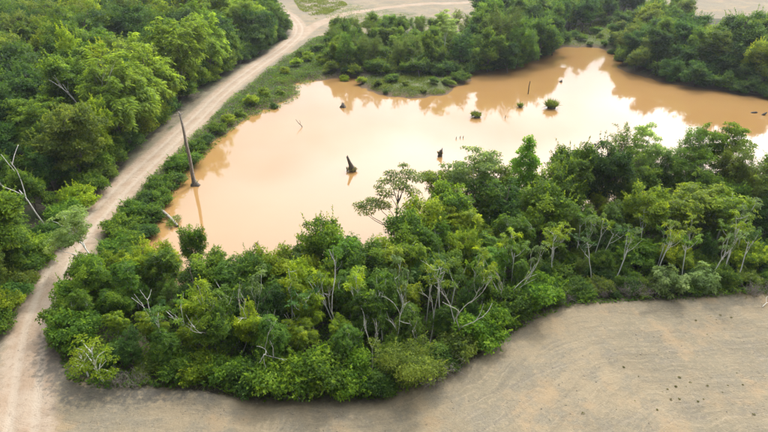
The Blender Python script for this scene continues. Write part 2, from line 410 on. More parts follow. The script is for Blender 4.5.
# ------------------------------------------------------------------ water
def water_material():
    m, n, l = nodes_of('muddy_water')
    out = n.new('ShaderNodeOutputMaterial'); pb = n.new('ShaderNodeBsdfPrincipled')
    geo = n.new('ShaderNodeNewGeometry')
    no = n.new('ShaderNodeTexNoise'); no.inputs['Scale'].default_value = 0.05; no.inputs['Detail'].default_value = 4
    l.new(geo.outputs['Position'], no.inputs['Vector'])
    rp = n.new('ShaderNodeValToRGB'); e = rp.color_ramp.elements
    e[0].position = .35; e[0].color = (.268, .146, .050, 1); e[1].position = .65; e[1].color = (.298, .166, .060, 1)
    l.new(no.outputs['Fac'], rp.inputs[0]); l.new(rp.outputs[0], pb.inputs['Base Color'])
    pb.inputs['Roughness'].default_value = 0.045; pb.inputs['IOR'].default_value = 1.333
    rip = n.new('ShaderNodeTexNoise'); rip.inputs['Scale'].default_value = 1.3; rip.inputs['Detail'].default_value = 3
    mp = n.new('ShaderNodeMapping'); mp.inputs['Scale'].default_value = (0.6, 1.5, 1)
    l.new(geo.outputs['Position'], mp.inputs[0]); l.new(mp.outputs[0], rip.inputs['Vector'])
    bp = n.new('ShaderNodeBump'); bp.inputs['Strength'].default_value = 0.25; bp.inputs['Distance'].default_value = 0.012
    l.new(rip.outputs['Fac'], bp.inputs['Height']); l.new(bp.outputs[0], pb.inputs['Normal'])
    l.new(pb.outputs[0], out.inputs['Surface'])
    return m
lo, hi = POND.min(0) - 4, POND.max(0) + 4
wx, wy = np.linspace(lo[0], hi[0], 60), np.linspace(lo[1], hi[1], 60)
WX, WY = np.meshgrid(wx, wy)
# only the quads near or inside the shoreline, so that no water lies under the rest of the land
wi = (np.arange(59)[:, None] * 60 + np.arange(59)[None, :]).ravel()
WQ = np.stack([wi, wi + 1, wi + 61, wi + 60], 1)
WP = np.stack([WX.ravel(), WY.ravel()], 1)
keep = sdf(WP[WQ].mean(1), POND) < 6
water = obj('pond_water', mesh_np('pond_water', np.column_stack([WP, np.zeros(len(WP))]), WQ[keep], water_material(), True))
tag(water, 'muddy orange pond water mirroring a bright cloudy sky', None, None, 'structure')

# ------------------------------------------------------------------ plant building blocks
def unit(a): return a / np.maximum(np.linalg.norm(a, axis=-1, keepdims=True), 1e-9)

class Wood:
    def __init__(s): s.V, s.Q, s.n = [], [], 0
    def tube(s, path, r0, r1, sides=5, power=1.0):
        path = np.asarray(path, float); k = len(path)
        t = np.gradient(path, axis=0); t = unit(t)
        ref = np.array((0.31, 0.87, 0.12)); a = unit(np.cross(t, ref)); b = np.cross(t, a)
        rad = r0 + (r1 - r0) * np.linspace(0, 1, k) ** power
        an = np.arange(sides) * 2 * math.pi / sides
        ring = path[:, None] + rad[:, None, None] * (np.cos(an)[None, :, None] * a[:, None] + np.sin(an)[None, :, None] * b[:, None])
        s.V.append(ring.reshape(-1, 3))
        i = np.arange(k - 1)[:, None] * sides + np.arange(sides)[None]; j = np.arange(k - 1)[:, None] * sides + (np.arange(sides)[None] + 1) % sides
        s.Q.append(np.stack([i, j, j + sides, i + sides], -1).reshape(-1, 4) + s.n); s.n += k * sides
    def mesh(s, name, mat): return mesh_np(name, np.vstack(s.V), np.vstack(s.Q), mat, True)

def bend(a, b, r, sag=0.0, k=5, jit=0.06):
    a, b = np.asarray(a, float), np.asarray(b, float); t = np.linspace(0, 1, k)[:, None]
    L = np.linalg.norm(b - a); p = a + (b - a) * t
    p = p + np.sin(t * math.pi) * np.array([0, 0, sag * L]) + np.sin(t * math.pi) * r.normal(size=3) * jit * L
    p[1:-1] += r.normal(size=(k - 2, 3)) * jit * 0.25 * L
    return p

class Leaves:
    """diamond leaves folded along the midrib; 'var' is each leaf's own tint"""
    def __init__(s): s.V, s.var, s.n = [], [], 0
    def add(s, base, direction, normal, length, width, var, droop=0.15):
        d = unit(direction); nn = unit(normal - (normal * d).sum(1, keepdims=True) * d); side = np.cross(d, nn)
        L, W = length[:, None], width[:, None]
        mid = base + d * L * 0.45
        p1 = mid + side * W + nn * W * 0.30; p3 = mid - side * W + nn * W * 0.30
        tip = base + d * L - np.array([0, 0, 1.0]) * L * droop
        s.V.append(np.stack([base, p1, tip, p3], 1).reshape(-1, 3)); s.var.append(np.repeat(np.clip(var, 0, 1), 4)); s.n += len(base)
    def mesh(s, name, mat):
        V = np.vstack(s.V); F = np.arange(len(V)).reshape(-1, 4)
        return mesh_np(name, V, F, mat, False, {'var': np.concatenate(s.var)})

def rand_unit(r, n): return unit(r.normal(size=(n, 3)))

def fill_clump(LV, r, c, cr, n, out_dir, L, W, flat=0.6, droop=0.15, tint=0.5):
    q = rand_unit(r, n); rad = r.uniform(0.15, 1, n) ** 0.55
    off = q * rad[:, None] * cr * np.array([1, 1, flat]); off[:, 2] = np.abs(off[:, 2]) * 0.9 - cr * 0.18
    nrm = unit(off / cr * 0.6 + np.array([0, 0, 0.65]) + out_dir * 0.25 + r.normal(size=(n, 3)) * 0.38)
    d = np.cross(nrm, rand_unit(r, n)) + off / cr * 0.7
    ln = L * r.uniform(0.7, 1.3, n)
    LV.add(c + off, d, nrm, ln, W * ln / L, tint + r.normal(size=n) * 0.16, droop)

def fill_rosette(LV, r, c, axis_, n, L, W, tint, droop=0.35, spread=0.25):
    a = unit(np.asarray(axis_, float)); u = unit(np.cross(a, [0.3, 0.8, 0.1])); v = np.cross(a, u)
    an = np.arange(n) * 6.283 / n + r.uniform(0, 6.28) + r.normal(size=n) * 0.12
    el = r.normal(size=n) * spread + 0.1
    d = (np.cos(an)[:, None] * u + np.sin(an)[:, None] * v) * np.cos(el)[:, None] + a * np.sin(el)[:, None]
    nrm = np.repeat(a[None], n, 0) + r.normal(size=(n, 3)) * 0.15
    ln = L * r.uniform(0.75, 1.2, n)
    LV.add(c + d * 0.04, d, nrm, ln, W * ln / L, tint + r.normal(size=n) * 0.10, droop)

def sprigs(LV, r, tips, centre, frac, SL, L, Wd, tint=.74, k=13):
    """leafy shoots that stick out of the crown and break its outline"""
    for c in tips:
        if r.random() > frac: continue
        o = unit((c - centre)[None])[0]
        if o[2] < -.3: continue
        d = unit((o + np.array([0, 0, .75]) + r.normal(size=3) * .4)[None])[0]; s_ = SL * r.uniform(.5, 1.2); t = np.linspace(.25, 1, k)
        pos = c + d * (s_ * t)[:, None] + np.array([0, 0, -.22]) * (t ** 2 * s_)[:, None]
        ld = rand_unit(r, k) * .9 + d * .7; ln = L * r.uniform(.7, 1.2, k) * (1.15 - .4 * t)
        LV.add(pos, ld, np.array([0, 0, 1.0]) + r.normal(size=(k, 3)) * .45, ln, Wd * ln / L, tint + r.normal() * .15 + r.normal(size=k) * .12, .2)

def skeleton(W, r, h, tips, trunk_r, fork=0.3, nlimb=6, lean=(0, 0), top=0.8, sides=7):
    """trunk, main limbs to a few far tips, a twig from the nearest limb to every other tip"""
    tr = bend((0, 0, -0.25), (lean[0], lean[1], h * top), r, 0, 7, 0.03); W.tube(tr, trunk_r, trunk_r * 0.3, sides)
    segs = [tr]
    tips = np.asarray(tips); idx = [int(r.integers(len(tips)))]
    for _ in range(min(nlimb, len(tips)) - 1):
        dm = np.min(np.linalg.norm(tips[:, None] - tips[idx][None], axis=2), axis=1); idx.append(int(dm.argmax()))
    for i in idx:
        t = tips[i]; hd = np.hypot(*(t[:2])); z0 = np.clip(t[2] - 0.75 * hd - 0.1 * h, fork * h, top * h * 0.92)
        k = np.interp(z0, tr[:, 2], np.arange(len(tr))); b0 = np.array([np.interp(k, np.arange(len(tr)), tr[:, j]) for j in range(3)])
        lb = bend(b0, t, r, 0.10, 7, 0.06); W.tube(lb, trunk_r * 0.45, trunk_r * 0.08, 5); segs.append(lb)
    allp = np.vstack(segs)
    for i, t in enumerate(tips):
        if i in idx: continue
        c = np.linalg.norm(allp - t, axis=1) + np.where(allp[:, 2] > t[2] - 0.05, 2.0, 0) ; b0 = allp[c.argmin()]
        W.tube(bend(b0, t, r, 0.06, 4, 0.06), trunk_r * 0.14, trunk_r * 0.04, 4)

def lumps(seed): return WNoise(seed, 1.0, 12, 3)

def crown_tips(r, n, cz, R, Hr, seed, zmin=-0.45, inner=0.5, mind=0.45, lobes=5):
    """clump centres on a crown of several uneven domes"""
    nz = lumps(seed); out = []
    LB = [(np.array([0, 0, cz]), 0.72)]
    for k in range(lobes):
        an = k * 6.283 / max(lobes, 1) + r.uniform(-.5, .5); q = r.uniform(.40, .74)
        LB.append((np.array([math.cos(an) * R * q, math.sin(an) * R * q, cz + Hr * r.uniform(-.6, .62)]), r.uniform(.28, .52)))
    for _ in range(n * 40):
        c0, f = LB[int(r.integers(len(LB)))] if r.random() < .8 else LB[0]
        d = rand_unit(r, 1)[0]
        if d[2] < zmin: continue
        s = f * (0.85 + 0.30 * nz(d[None])[0]) * r.uniform(inner ** 3, 1) ** (1 / 3)
        c = c0 + d * s * np.array([R, R, Hr * 1.15])
        if c[2] < 0.15: continue
        if out and np.min(np.linalg.norm(np.array(out) - c, axis=1)) < mind: continue
        out.append(c)
        if len(out) >= n: break
    return np.array(out)

PROTO = {}        # kind -> list of (trunk mesh, crown mesh, height, crown radius)
def store(kind, W, LV, wood, leaf, h, R, wn='trunk', ln='crown'):
    PROTO.setdefault(kind, []).append((W.mesh(wn, M[wood]) if W else None, LV.mesh(ln, M[leaf]) if LV else None, h, R, wn, ln))

def build_broad(kind, seed, h, R, leaf, n=100, per=120, L=0.172, Wd=0.064, wood='bark', cfrac=0.55, hfrac=0.46, cr=0.60, zmin=-0.7, flat=0.85):
    r = np.random.default_rng(seed); W, LV = Wood(), Leaves()
    T = crown_tips(r, n, h * cfrac, R, h * hfrac, seed, zmin)
    skeleton(W, r, h, T, 0.035 * h ** 0.85 * 0.6 + 0.03, lean=r.normal(size=2) * 0.25)
    for c in T:
        od = unit(c - np.array([0, 0, h * cfrac * 0.8])); s = r.uniform(0.65, 1.25)
        fill_clump(LV, r, c, cr * s, int(per * s ** 2), od, L, Wd, flat, tint=np.clip(0.43 + r.normal() * 0.22, 0.05, 0.95))
    sprigs(LV, r, T, np.array([0, 0, h * cfrac * .8]), 1.0, cr * 2.1, L * 1.1, Wd, k=18)
    store(kind, W, LV, wood, leaf, h, R)

def build_rosette(kind, seed, h, R, leaf, tips=150, n=9, L=0.31, Wd=0.062, wood='pale', cfrac=0.58, hfrac=0.44, zmin=-0.6, tr=0.075, nl=7, extra=2):
    r = np.random.default_rng(seed); W, LV = Wood(), Leaves()
    T = crown_tips(r, tips, h * cfrac, R, h * hfrac, seed, zmin, 0.55, 0.34)
    skeleton(W, r, h, T, tr, fork=0.35, nlimb=nl, lean=r.normal(size=2) * 0.3)
    for c in T:
        ax = unit(c - np.array([0, 0, h * cfrac - 1.5])) + np.array([0, 0, 0.9]) + r.normal(size=3) * 0.25
        t = np.clip(0.43 + r.normal() * 0.23, .05, .95)
        fill_rosette(LV, r, c, ax, n, L, Wd, t)
        for _ in range(extra):
            fill_rosette(LV, r, c + r.normal(size=3) * np.array([.24, .24, .12]) - [0, 0, .12], ax + r.normal(size=3) * .4, n - 2, L * .8, Wd, t - 0.08)
    store(kind, W, LV, wood, leaf, h, R)

def build_feather(kind, seed, h, R, leaf, sprays=230, per=42, L=0.26, Wd=0.030, wood='bark', cfrac=0.52, hfrac=0.50, SL=1.25, sag=0.9):
    r = np.random.default_rng(seed); W, LV = Wood(), Leaves()
    T = crown_tips(r, sprays, h * cfrac, R * 0.82, h * hfrac * 0.9, seed, -0.8, 0.35, 0.25)
    for k in range(4):                                     # several stems from one stool
        skeleton(W, r, h * r.uniform(.8, 1), T[k::4], 0.06, fork=0.3, nlimb=5, lean=r.normal(size=2) * R * 0.22, sides=5)
    for c in T:
        o = c - np.array([0, 0, h * 0.45]); d = unit(np.array([o[0], o[1], abs(o[2]) * 0.35 + 0.3]) + r.normal(size=3) * 0.5)
        s = SL * r.uniform(0.7, 1.25); t = r.uniform(0, 1, per)
        pos = c + d * (s * t)[:, None] + np.array([0, 0, 1.0]) * ((0.35 * t - sag * t * t) * s * 0.7)[:, None]
        tang = d + np.array([0, 0, 1.0]) * ((0.35 - 2 * sag * t) * 0.7)[:, None]
        sd = unit(np.cross(tang, [0, 0, 1.0])) * np.where(r.random(per) < .5, -1, 1)[:, None]
        ld = sd * 0.8 + tang * 0.6 + r.normal(size=(per, 3)) * 0.25
        ln = L * r.uniform(.7, 1.3, per)
        LV.add(pos + r.normal(size=(per, 3)) * 0.10, ld, np.array([0, 0, 1.0]) + unit(o) * 0.3 + r.normal(size=(per, 3)) * 0.3, ln, Wd * ln / L,
               np.clip(.48 + r.normal() * .15, .1, .9) + r.normal(size=per) * .13, 0.25)
    store(kind, W, LV, wood, leaf, h, R)

def build_cone(kind, seed, h, R, leaf):
    r = np.random.default_rng(seed); W, LV = Wood(), Leaves(); T = []
    for _ in range(3000):
        z = h * (0.10 + 0.88 * r.random() ** 1.15); an = r.uniform(0, 6.28)
        prof = R * (1 - (z / h - .1) / .9) ** 0.80 * (0.75 + 0.25 * math.sin(z * 3.1 + an * 2)) * r.uniform(.30, 1) ** .5 + 0.08
        c = np.array([prof * math.cos(an), prof * math.sin(an), z])
        if T and np.min(np.linalg.norm(np.array(T) - c, axis=1)) < 0.36: continue
        T.append(c)
        if len(T) > 300: break
    skeleton(W, r, h, T, 0.12, fork=.1, nlimb=10, top=.97)
    for c in T:
        od = unit(np.array([c[0], c[1], 0.6])); fill_clump(LV, r, c, 0.50 * (1.15 - .5 * c[2] / h), 78, od, .18, .055, .95, 0.05, np.clip(.55 + r.normal() * .14, .1, .95))
    store(kind, W, LV, 'bark', leaf, h, R)

def build_airy(kind, seed, h, R, leaf, n=58, per=150, wood='pale', cfrac=.68, hfrac=.32, L=.17, Wd=.055, cr=.6, lean=(0, 0), tips=None, top=.8):
    r = np.random.default_rng(seed); W, LV = Wood(), Leaves()
    T = tips if tips is not None else crown_tips(r, n, h * cfrac, R, h * hfrac, seed, -.4, .6, .5)
    skeleton(W, r, h, T, .10, fork=.25, nlimb=11, lean=lean, top=top)
    for c in T:
        s = r.uniform(.6, 1.3); fill_clump(LV, r, c, cr * s, int(per * s * s), unit(c - [0, 0, h * .5]), L, Wd, .5, .2, np.clip(.5 + r.normal() * .15, .1, .9))
    store(kind, W, LV, wood, leaf, h, R)

def build_parasol(kind, seed, h, R, leaf):
    """slim pale trunk forking into a candelabra, a wheel of big leaves at each end"""
    r = np.random.default_rng(seed); W, LV = Wood(), Leaves()
    lean = r.normal(size=2) * 0.5; f = h * r.uniform(.55, .72)
    fk = np.array([lean[0] * .7, lean[1] * .7, f]); tk = bend((0, 0, -.25), fk, r, 0, 6, .012); W.tube(tk, .056, .038, 6)
    T = []
    nb = int(r.integers(3, 5))
    for i in range(nb):
        an = i * 6.283 / nb + r.uniform(-.5, .5); rr = R * r.uniform(.35, .85)
        e = np.array([lean[0] + rr * math.cos(an), lean[1] + rr * math.sin(an), h * r.uniform(.74, 1.0)])
        st = tk[-1] + (tk[-3] - tk[-1]) * r.uniform(0, .8)
        b = bend(st, e, r, -.08, 6, .03); W.tube(b, .028, .013, 5); T.append(e)
        for _ in range(int(r.integers(1, 4))):
            q = b[int(r.integers(2, 5))]; e2 = q + np.array([r.normal() * .35, r.normal() * .35, r.uniform(.3, .9)])
            W.tube(bend(q, e2, r, -.05, 4, .04), .020, .010, 4); T.append(e2)
    for c in T:
        t = np.clip(.45 + r.normal() * .16, .1, .9)
        for k in range(3):
            fill_rosette(LV, r, c + r.normal(size=3) * [.18, .18, .08], [r.normal() * .5, r.normal() * .5, 1], 9, .30, .055, t)
    store(kind, W, LV, 'pale', leaf, h, R)

def build_dead(kind, seed, h, wood='pale', r0=.046, spread=.38, depth=3):
    r = np.random.default_rng(seed); W = Wood()
    def br(p, d, L, rad, k):
        e = p + d * L; W.tube(bend(p, e, r, 0, 5, .035), rad, rad * .62, 5)
        if k == 0: return
        for _ in range(2 if r.random() < .65 else 3):
            q = unit((d + r.normal(size=3) * spread + [0, 0, .12])[None])[0]
            br(p + d * L * r.uniform(.6, 1), q, L * r.uniform(.5, .8), rad * .6, k - 1)
    br(np.array([0, 0, -.2]), unit(np.array([[r.normal() * .25, r.normal() * .25, 1]]))[0], h * .46, r0, depth)
    store(kind, W, None, wood, 'green', h, h * .5, 'branches')

def build_twiggy(kind, seed, h):
    r = np.random.default_rng(seed); W = Wood()
    for _ in range(46):
        an = r.uniform(0, 6.28); b = np.array([math.cos(an), math.sin(an), 0]) * r.uniform(0, .5); e = b * 2.6 + [r.normal() * .25, r.normal() * .25, h * r.uniform(.4, 1)]
        st = bend(b - [0, 0, .1], e, r, .1, 5, .1); W.tube(st, .016, .008, 4)
        for _ in range(4):
            q = st[int(r.integers(1, 5))]; W.tube(bend(q, q + r.normal(size=3) * .3 + [0, 0, .12], r, 0, 3, .1), .009, .005, 3)
    store(kind, W, None, 'dead', 'green', h, 1.2, 'twigs')


def build_bush(kind, seed, h, R, leaf, n=46, per=150, L=.155, Wd=.062, cr=.58, ros=False):
    r = np.random.default_rng(seed); W, LV = Wood(), Leaves()
    T = crown_tips(r, n, h * .42, R, h * .58, seed, -.35, .55, .33)
    for k in range(3): skeleton(W, r, h, T[k::3], .035, .1, 4, r.normal(size=2) * R * .3, .6, 4)
    for c in T:
        s = r.uniform(.7, 1.25); t = np.clip(.45 + r.normal() * .22, .05, .95)
        if ros:
            for _ in range(4): fill_rosette(LV, r, c + r.normal(size=3) * .2, unit(c - [0, 0, 0]) + [0, 0, .8] + r.normal(size=3) * .3, 9, .34, .07, t)
        else: fill_clump(LV, r, c, cr * s, int(per * s * s), unit(c - [0, 0, h * .2]), L, Wd, .75, tint=t)
    if not ros: sprigs(LV, r, T, np.array([0, 0, h * .2]), 1.0, cr * 1.9, L * 1.1, Wd, k=15)
    store(kind, W, LV, 'bark', leaf, h, R, 'stems', 'foliage')

# kinds of plants seen in the photograph
for i, lf in enumerate(('green', 'green', 'lime', 'dark')):
    build_broad('broad_' + lf, 100 + i, 6.5 + .3 * i, 2.3, lf)
for i, lf in enumerate(('green', 'lime', 'green', 'vivid')):
    build_rosette('rosette_' + lf, 120 + i, 6.2, 2.2, lf, 330, L=.27, Wd=.05, extra=3)
for i, lf in enumerate(('dark', 'green', 'dark', 'olive', 'lime', 'green')):
    build_broad('forest_' + lf, 140 + i, 10.5, 3.9, lf, 140, 150, .24, .083, cfrac=.56, hfrac=.45, cr=.92)
for i, lf in enumerate(('lime', 'lime', 'green', 'olive')):
    build_feather('feather_' + lf, 160 + i, 9.0, 3.6, 'lemon' if lf == 'lime' else lf, 300, 46, .34, .056)
for i, lf in enumerate(('olive', 'green', 'green')):
    build_feather('fine_' + lf, 170 + i, 8.5, 2.8, lf, 330, 48, .20, .034, SL=.95, sag=.5, wood='bark')
build_cone('cone_vivid', 180, 10.0, 3.0, 'bright')
for i, lf in enumerate(('grey', 'olive', 'green')): build_airy('airy_' + lf, 190 + i, 8.0, 2.4, 'pale_leaf' if i == 0 else lf)
for i in range(6): build_parasol('parasol', 200 + i, 6.0, (1.3, .95, 1.5, 1.1, .9, 1.25)[i], ('green', 'lime', 'green', 'grey', 'lime', 'dark')[i])
for i in range(6): build_dead('dead', 210 + i, 5.5, 'bleached', depth=2 + i % 2)
for i, lf in enumerate(('green', 'vivid', 'lime', 'olive', 'dark')): build_bush('bush_' + lf, 220 + i, 2.6, 1.7, lf)
build_bush('bush_green', 228, 2.2, 1.6, 'green'); build_bush('bush_rosette', 229, 2.4, 1.5, 'grey', 44, ros=True)
build_bush('bush_fine', 230, 3.6, 2.6, 'olive', 95, 120, .13, .04, .58)
for i, lf in enumerate(('green', 'dark', 'olive', 'lime')): build_bush('tall_' + lf, 260 + i, 4.6, 2.4, lf, 105, 130, .165, .062, .66)
for i in range(2): build_twiggy('twiggy', 280 + i, 1.5)
build_airy('sapling', 240, 4.5, 1.5, 'lime', 22, 50, cfrac=.55, hfrac=.42, L=.17, cr=.45)
# the tree that leans over the water, limbs reaching to the left
_lt = np.array([(-.6, .2, 7.6), (.4, .5, 8.2), (1.0, 0, 7.9), (-.1, -.3, 7.2), (1.4, .3, 7.2), (-1.2, 0, 7.0), (.6, .8, 7.4), (-1.7, .4, 6.2), (-1.1, .5, 5.6),
                (-2.4, .3, 5.0), (-3.0, .2, 4.7), (-3.5, .5, 4.4), (-1.9, -.1, 5.0), (-1.3, .2, 4.6), (.2, .6, 6.1), (.9, .2, 6.3), (-2.8, -.2, 4.3), (1.3, .6, 5.6)])
build_airy('leaning', 250, 8.4, 2.4, 'pale_leaf', tips=_lt, per=210, cr=.70, wood='bark', top=.62)

LOOK = {  # kind: (object name, looks, noun, category)
 'broad_green': ('broadleaf_tree', 'mid green broad-leaved', 'tree'), 'broad_lime': ('broadleaf_tree', 'yellow-green broad-leaved', 'tree'),
 'broad_dark': ('broadleaf_tree', 'dark green broad-leaved', 'tree'), 'rosette_green': ('rosette_tree', 'green whorled-leaf', 'tree'),
 'rosette_lime': ('rosette_tree', 'yellow-green whorled-leaf', 'tree'), 'rosette_vivid': ('rosette_tree', 'vivid green whorled-leaf', 'tree'),
 'forest_dark': ('forest_tree', 'dark green domed', 'tree'), 'forest_green': ('forest_tree', 'mid green domed', 'tree'),
 'forest_olive': ('forest_tree', 'olive domed', 'tree'), 'forest_lime': ('forest_tree', 'yellow-green domed', 'tree'),
 'feather_lime': ('feathery_tree', 'yellow-green feathery', 'tree'), 'feather_green': ('feathery_tree', 'green feathery', 'tree'),
 'feather_olive': ('feathery_tree', 'olive feathery', 'tree'), 'fine_olive': ('fine_leaved_tree', 'olive fine-leaved', 'tree'),
 'fine_green': ('fine_leaved_tree', 'green fine-leaved', 'tree'), 'cone_vivid': ('conical_tree', 'vivid green conical', 'tree'),
 'airy_grey': ('open_crowned_tree', 'grey-green open-crowned', 'tree'), 'airy_olive': ('open_crowned_tree', 'olive open-crowned', 'tree'),
 'airy_green': ('open_crowned_tree', 'green open-crowned', 'tree'), 'parasol': ('white_trunked_tree', 'white-trunked forking', 'tree'),
 'dead': ('dead_tree', 'bare white dead', 'tree'), 'bush_green': ('bush', 'mid green rounded', 'bush'),
 'bush_vivid': ('bush', 'vivid green rounded', 'bush'), 'bush_lime': ('bush', 'yellow-green rounded', 'bush'),
 'bush_olive': ('bush', 'olive rounded', 'bush'), 'bush_dark': ('bush', 'dark green rounded', 'bush'),
 'bush_rosette': ('whorled_bush', 'grey-green whorled-leaf', 'bush'), 'bush_fine': ('bush', 'large olive fine-twigged', 'bush'),
 'tall_green': ('tall_bush', 'tall mid green', 'bush'), 'tall_dark': ('tall_bush', 'tall dark green', 'bush'), 'tall_olive': ('tall_bush', 'tall olive', 'bush'), 'tall_lime': ('tall_bush', 'tall yellow-green', 'bush'),
 'twiggy': ('dry_bush', 'leafless brown twiggy', 'bush'),
 'sapling': ('sapling', 'sparse yellow-green', 'sapling'), 'leaning': ('leaning_tree', 'grey-green leaning', 'tree')}

PLANTS = []      # (root, kind, zone, u, v)
COUNT = {}
def plant(kind, x, y, hgt, zone, wide=1.0, rot=None, label=None, tilt=(0, 0), z=None, variant=None):
    ps = PROTO[kind]
    i = COUNT[kind] = COUNT.get(kind, -1) + 1
    tm, cm, h0, R0, wname, lname = ps[(variant if variant is not None else i) % len(ps)]
    s = hgt / h0
    o = bpy.data.objects.new(LOOK[kind][0], None); COL.objects.link(o)
    o.empty_display_size = 0.3
    o.location = (x, y, gz(x, y) if z is None else z)
    o.rotation_euler = (tilt[0], tilt[1], rng.uniform(0, 6.28) if rot is None else rot)
    o.scale = (s * wide, s * wide, s)
    for me, nm in ((tm, wname), (cm, lname)):
        if me: obj(nm, me, o)
    u, v = proj((x, y, o.location[2] + hgt * .7))
    PLANTS.append([o, kind, zone, u, v, hgt, label])
    return o

def at_top(kind, u, v, hgt, zone, **kw):
    """a plant whose top shows at pixel (u, v): its foot lies below the point at its height"""
    p = G(u, v, GZ + hgt)
    if zone == 'left':
        while sdf(p[None, :2], LFOREST)[0] > -1.9 and p[0] > -90: p[0] -= .5
    return plant(kind, p[0], p[1], hgt, zone, **kw)
def at_foot(kind, u, v, hgt, zone, **kw):
    p = G(u, v); return plant(kind, p[0], p[1], hgt, zone, **kw)

def scatter(poly, gap, n, edge=0.0, taken=(), lim=(-60, 828, -30, 500), hmid=5):
    """dart throwing inside a polygon; gap may depend on the place"""
    lo, hi = poly.min(0), poly.max(0); pts = []; tk = [np.asarray(t) for t in taken]
    C = rng.uniform(lo, hi, (n, 2)); C = C[sdf(C, poly) < -edge]
    for c in C:
        u, v = proj((c[0], c[1], GZ + hmid))
        if not (lim[0] < u < lim[1] and lim[2] < v < lim[3]): continue
        g = gap(c) if callable(gap) else gap
        if pts and np.min(np.linalg.norm(np.array(pts) - c, axis=1)) < g: continue
        if tk and np.min(np.linalg.norm(np.array(tk) - c, axis=1)) < g * .7: continue
        pts.append(c)
    return pts
def pick(ws):
    k = list(ws); w = np.array([ws[q] for q in k], float); return k[int(rng.choice(len(k), p=w / w.sum()))]

# ------------------------------------------------------------------ the thicket in front of the pond
Z_T = 'thicket'
hero = []
def H(o): hero.append((o.location[0], o.location[1])); return o
H(at_top('cone_vivid', 531, 126, 10.2, Z_T, label='vivid green cone-shaped tree rising above the thicket against the pond'))
H(at_top('leaning', 399, 150, 9.4, Z_T, rot=0.0, label='sparse grey-green tree leaning over the pond, limbs reaching left'))
H(at_top('airy_grey', 476, 138, 9.4, Z_T, wide=1.05, label='pale open-crowned tree left of the cone-shaped tree, limbs showing through'))
H(at_top('airy_olive', 446, 156, 8.0, Z_T)); H(at_top('airy_olive', 500, 152, 8.0, Z_T, wide=.7))
H(at_top('broad_green', 322, 213, 7.4, Z_T, wide=.75, label='round-topped green tree poking above the thicket into the pond view'))
H(at_top('broad_green', 186, 219, 5.6, Z_T, wide=.62, label='small green tree at the pond corner near the fallen log'))
for u, v, hh, k, w in ((585, 134, 9.2, 'forest_green', .80), (612, 131, 9.6, 'forest_dark', .80), (568, 158, 8.0, 'broad_green', .9), (640, 136, 9.0, 'fine_green', 1.0),
                       (662, 132, 8.6, 'fine_green', 1.0), (652, 121, 9.8, 'airy_grey', .62), (690, 128, 9.2, 'fine_green', .95), (716, 114, 10.2, 'airy_green', .75),
                       (740, 118, 10.0, 'airy_olive', .72), (708, 140, 8.6, 'fine_green', .9), (770, 148, 8.6, 'fine_olive', 1.0), (744, 150, 8.0, 'forest_olive', .62),
                       (800, 140, 9.0, 'forest_green', .8)):
    H(at_top(k, u, v, hh, Z_T, wide=w))
for u, v, hh in ((706, 178, 6.6), (735, 186, 6.4), (686, 190, 6.0)): H(at_top('rosette_lime', u, v, hh, Z_T, wide=1.1))
for u, v, hh, k in ((132, 240, 4.6, 'rosette_green'), (158, 244, 4.8, 'broad_lime'), (206, 256, 5.0, 'broad_green'), (226, 258, 5.0, 'rosette_green'), (250, 256, 5.2, 'broad_green'), (272, 249, 5.4, 'broad_lime'), (298, 238, 5.8, 'rosette_green'), (344, 240, 5.6, 'rosette_vivid'),
                    (364, 246, 5.4, 'broad_green'), (384, 238, 5.6, 'rosette_lime'), (410, 214, 6.2, 'broad_green'), (428, 192, 6.8, 'broad_lime'), (450, 180, 7.0, 'broad_green'), (490, 170, 7.4, 'rosette_green'), (508, 184, 6.6, 'broad_dark'), (552, 184, 7.0, 'broad_green'), (462, 196, 6.4, 'rosette_lime')):
    H(at_top(k, u, v, hh, Z_T))
# white-trunked trees: foot pixels
for u, v, hh in ((551, 274, 5.8), (544, 273, 4.6), (576, 256, 5.2), (584, 258, 5.0), (592, 260, 5.4), (598, 262, 4.9), (657, 268, 5.6), (686, 262, 5.2), (720, 268, 4.9), (725, 270, 6.2), (735, 262, 4.6),
                 (762, 267, 5.0), (775, 268, 5.4), (503, 290, 5.0), (448, 322, 5.6), (622, 262, 4.8), (640, 258, 5.0)):
    H(at_foot('parasol', u, v, hh * rng.uniform(.88, 1.15), Z_T, tilt=tuple(rng.normal(size=2) * .08)))
for u, v, hh in ((148, 292, 5.6), (176, 286, 6.0), (203, 280, 6.0), (228, 276, 6.2), (254, 272, 6.2), (286, 264, 6.4), (312, 270, 6.2), (332, 262, 6.6), (358, 272, 6.2), (382, 276, 6.2), (406, 264, 6.4), (430, 258, 6.4), (444, 264, 6.4), (470, 250, 6.6), (488, 246, 6.2),
                 (520, 234, 6.0), (532, 242, 5.6), (562, 226, 5.8), (606, 226, 5.8), (630, 224, 5.8), (672, 222, 6.0), (700, 228, 5.6), (730, 226, 5.8), (744, 218, 6.4), (758, 228, 5.6)):
    at_top('parasol', u, v, hh, Z_T, wide=.9, tilt=(rng.normal() * .08, -abs(rng.normal()) * .15))
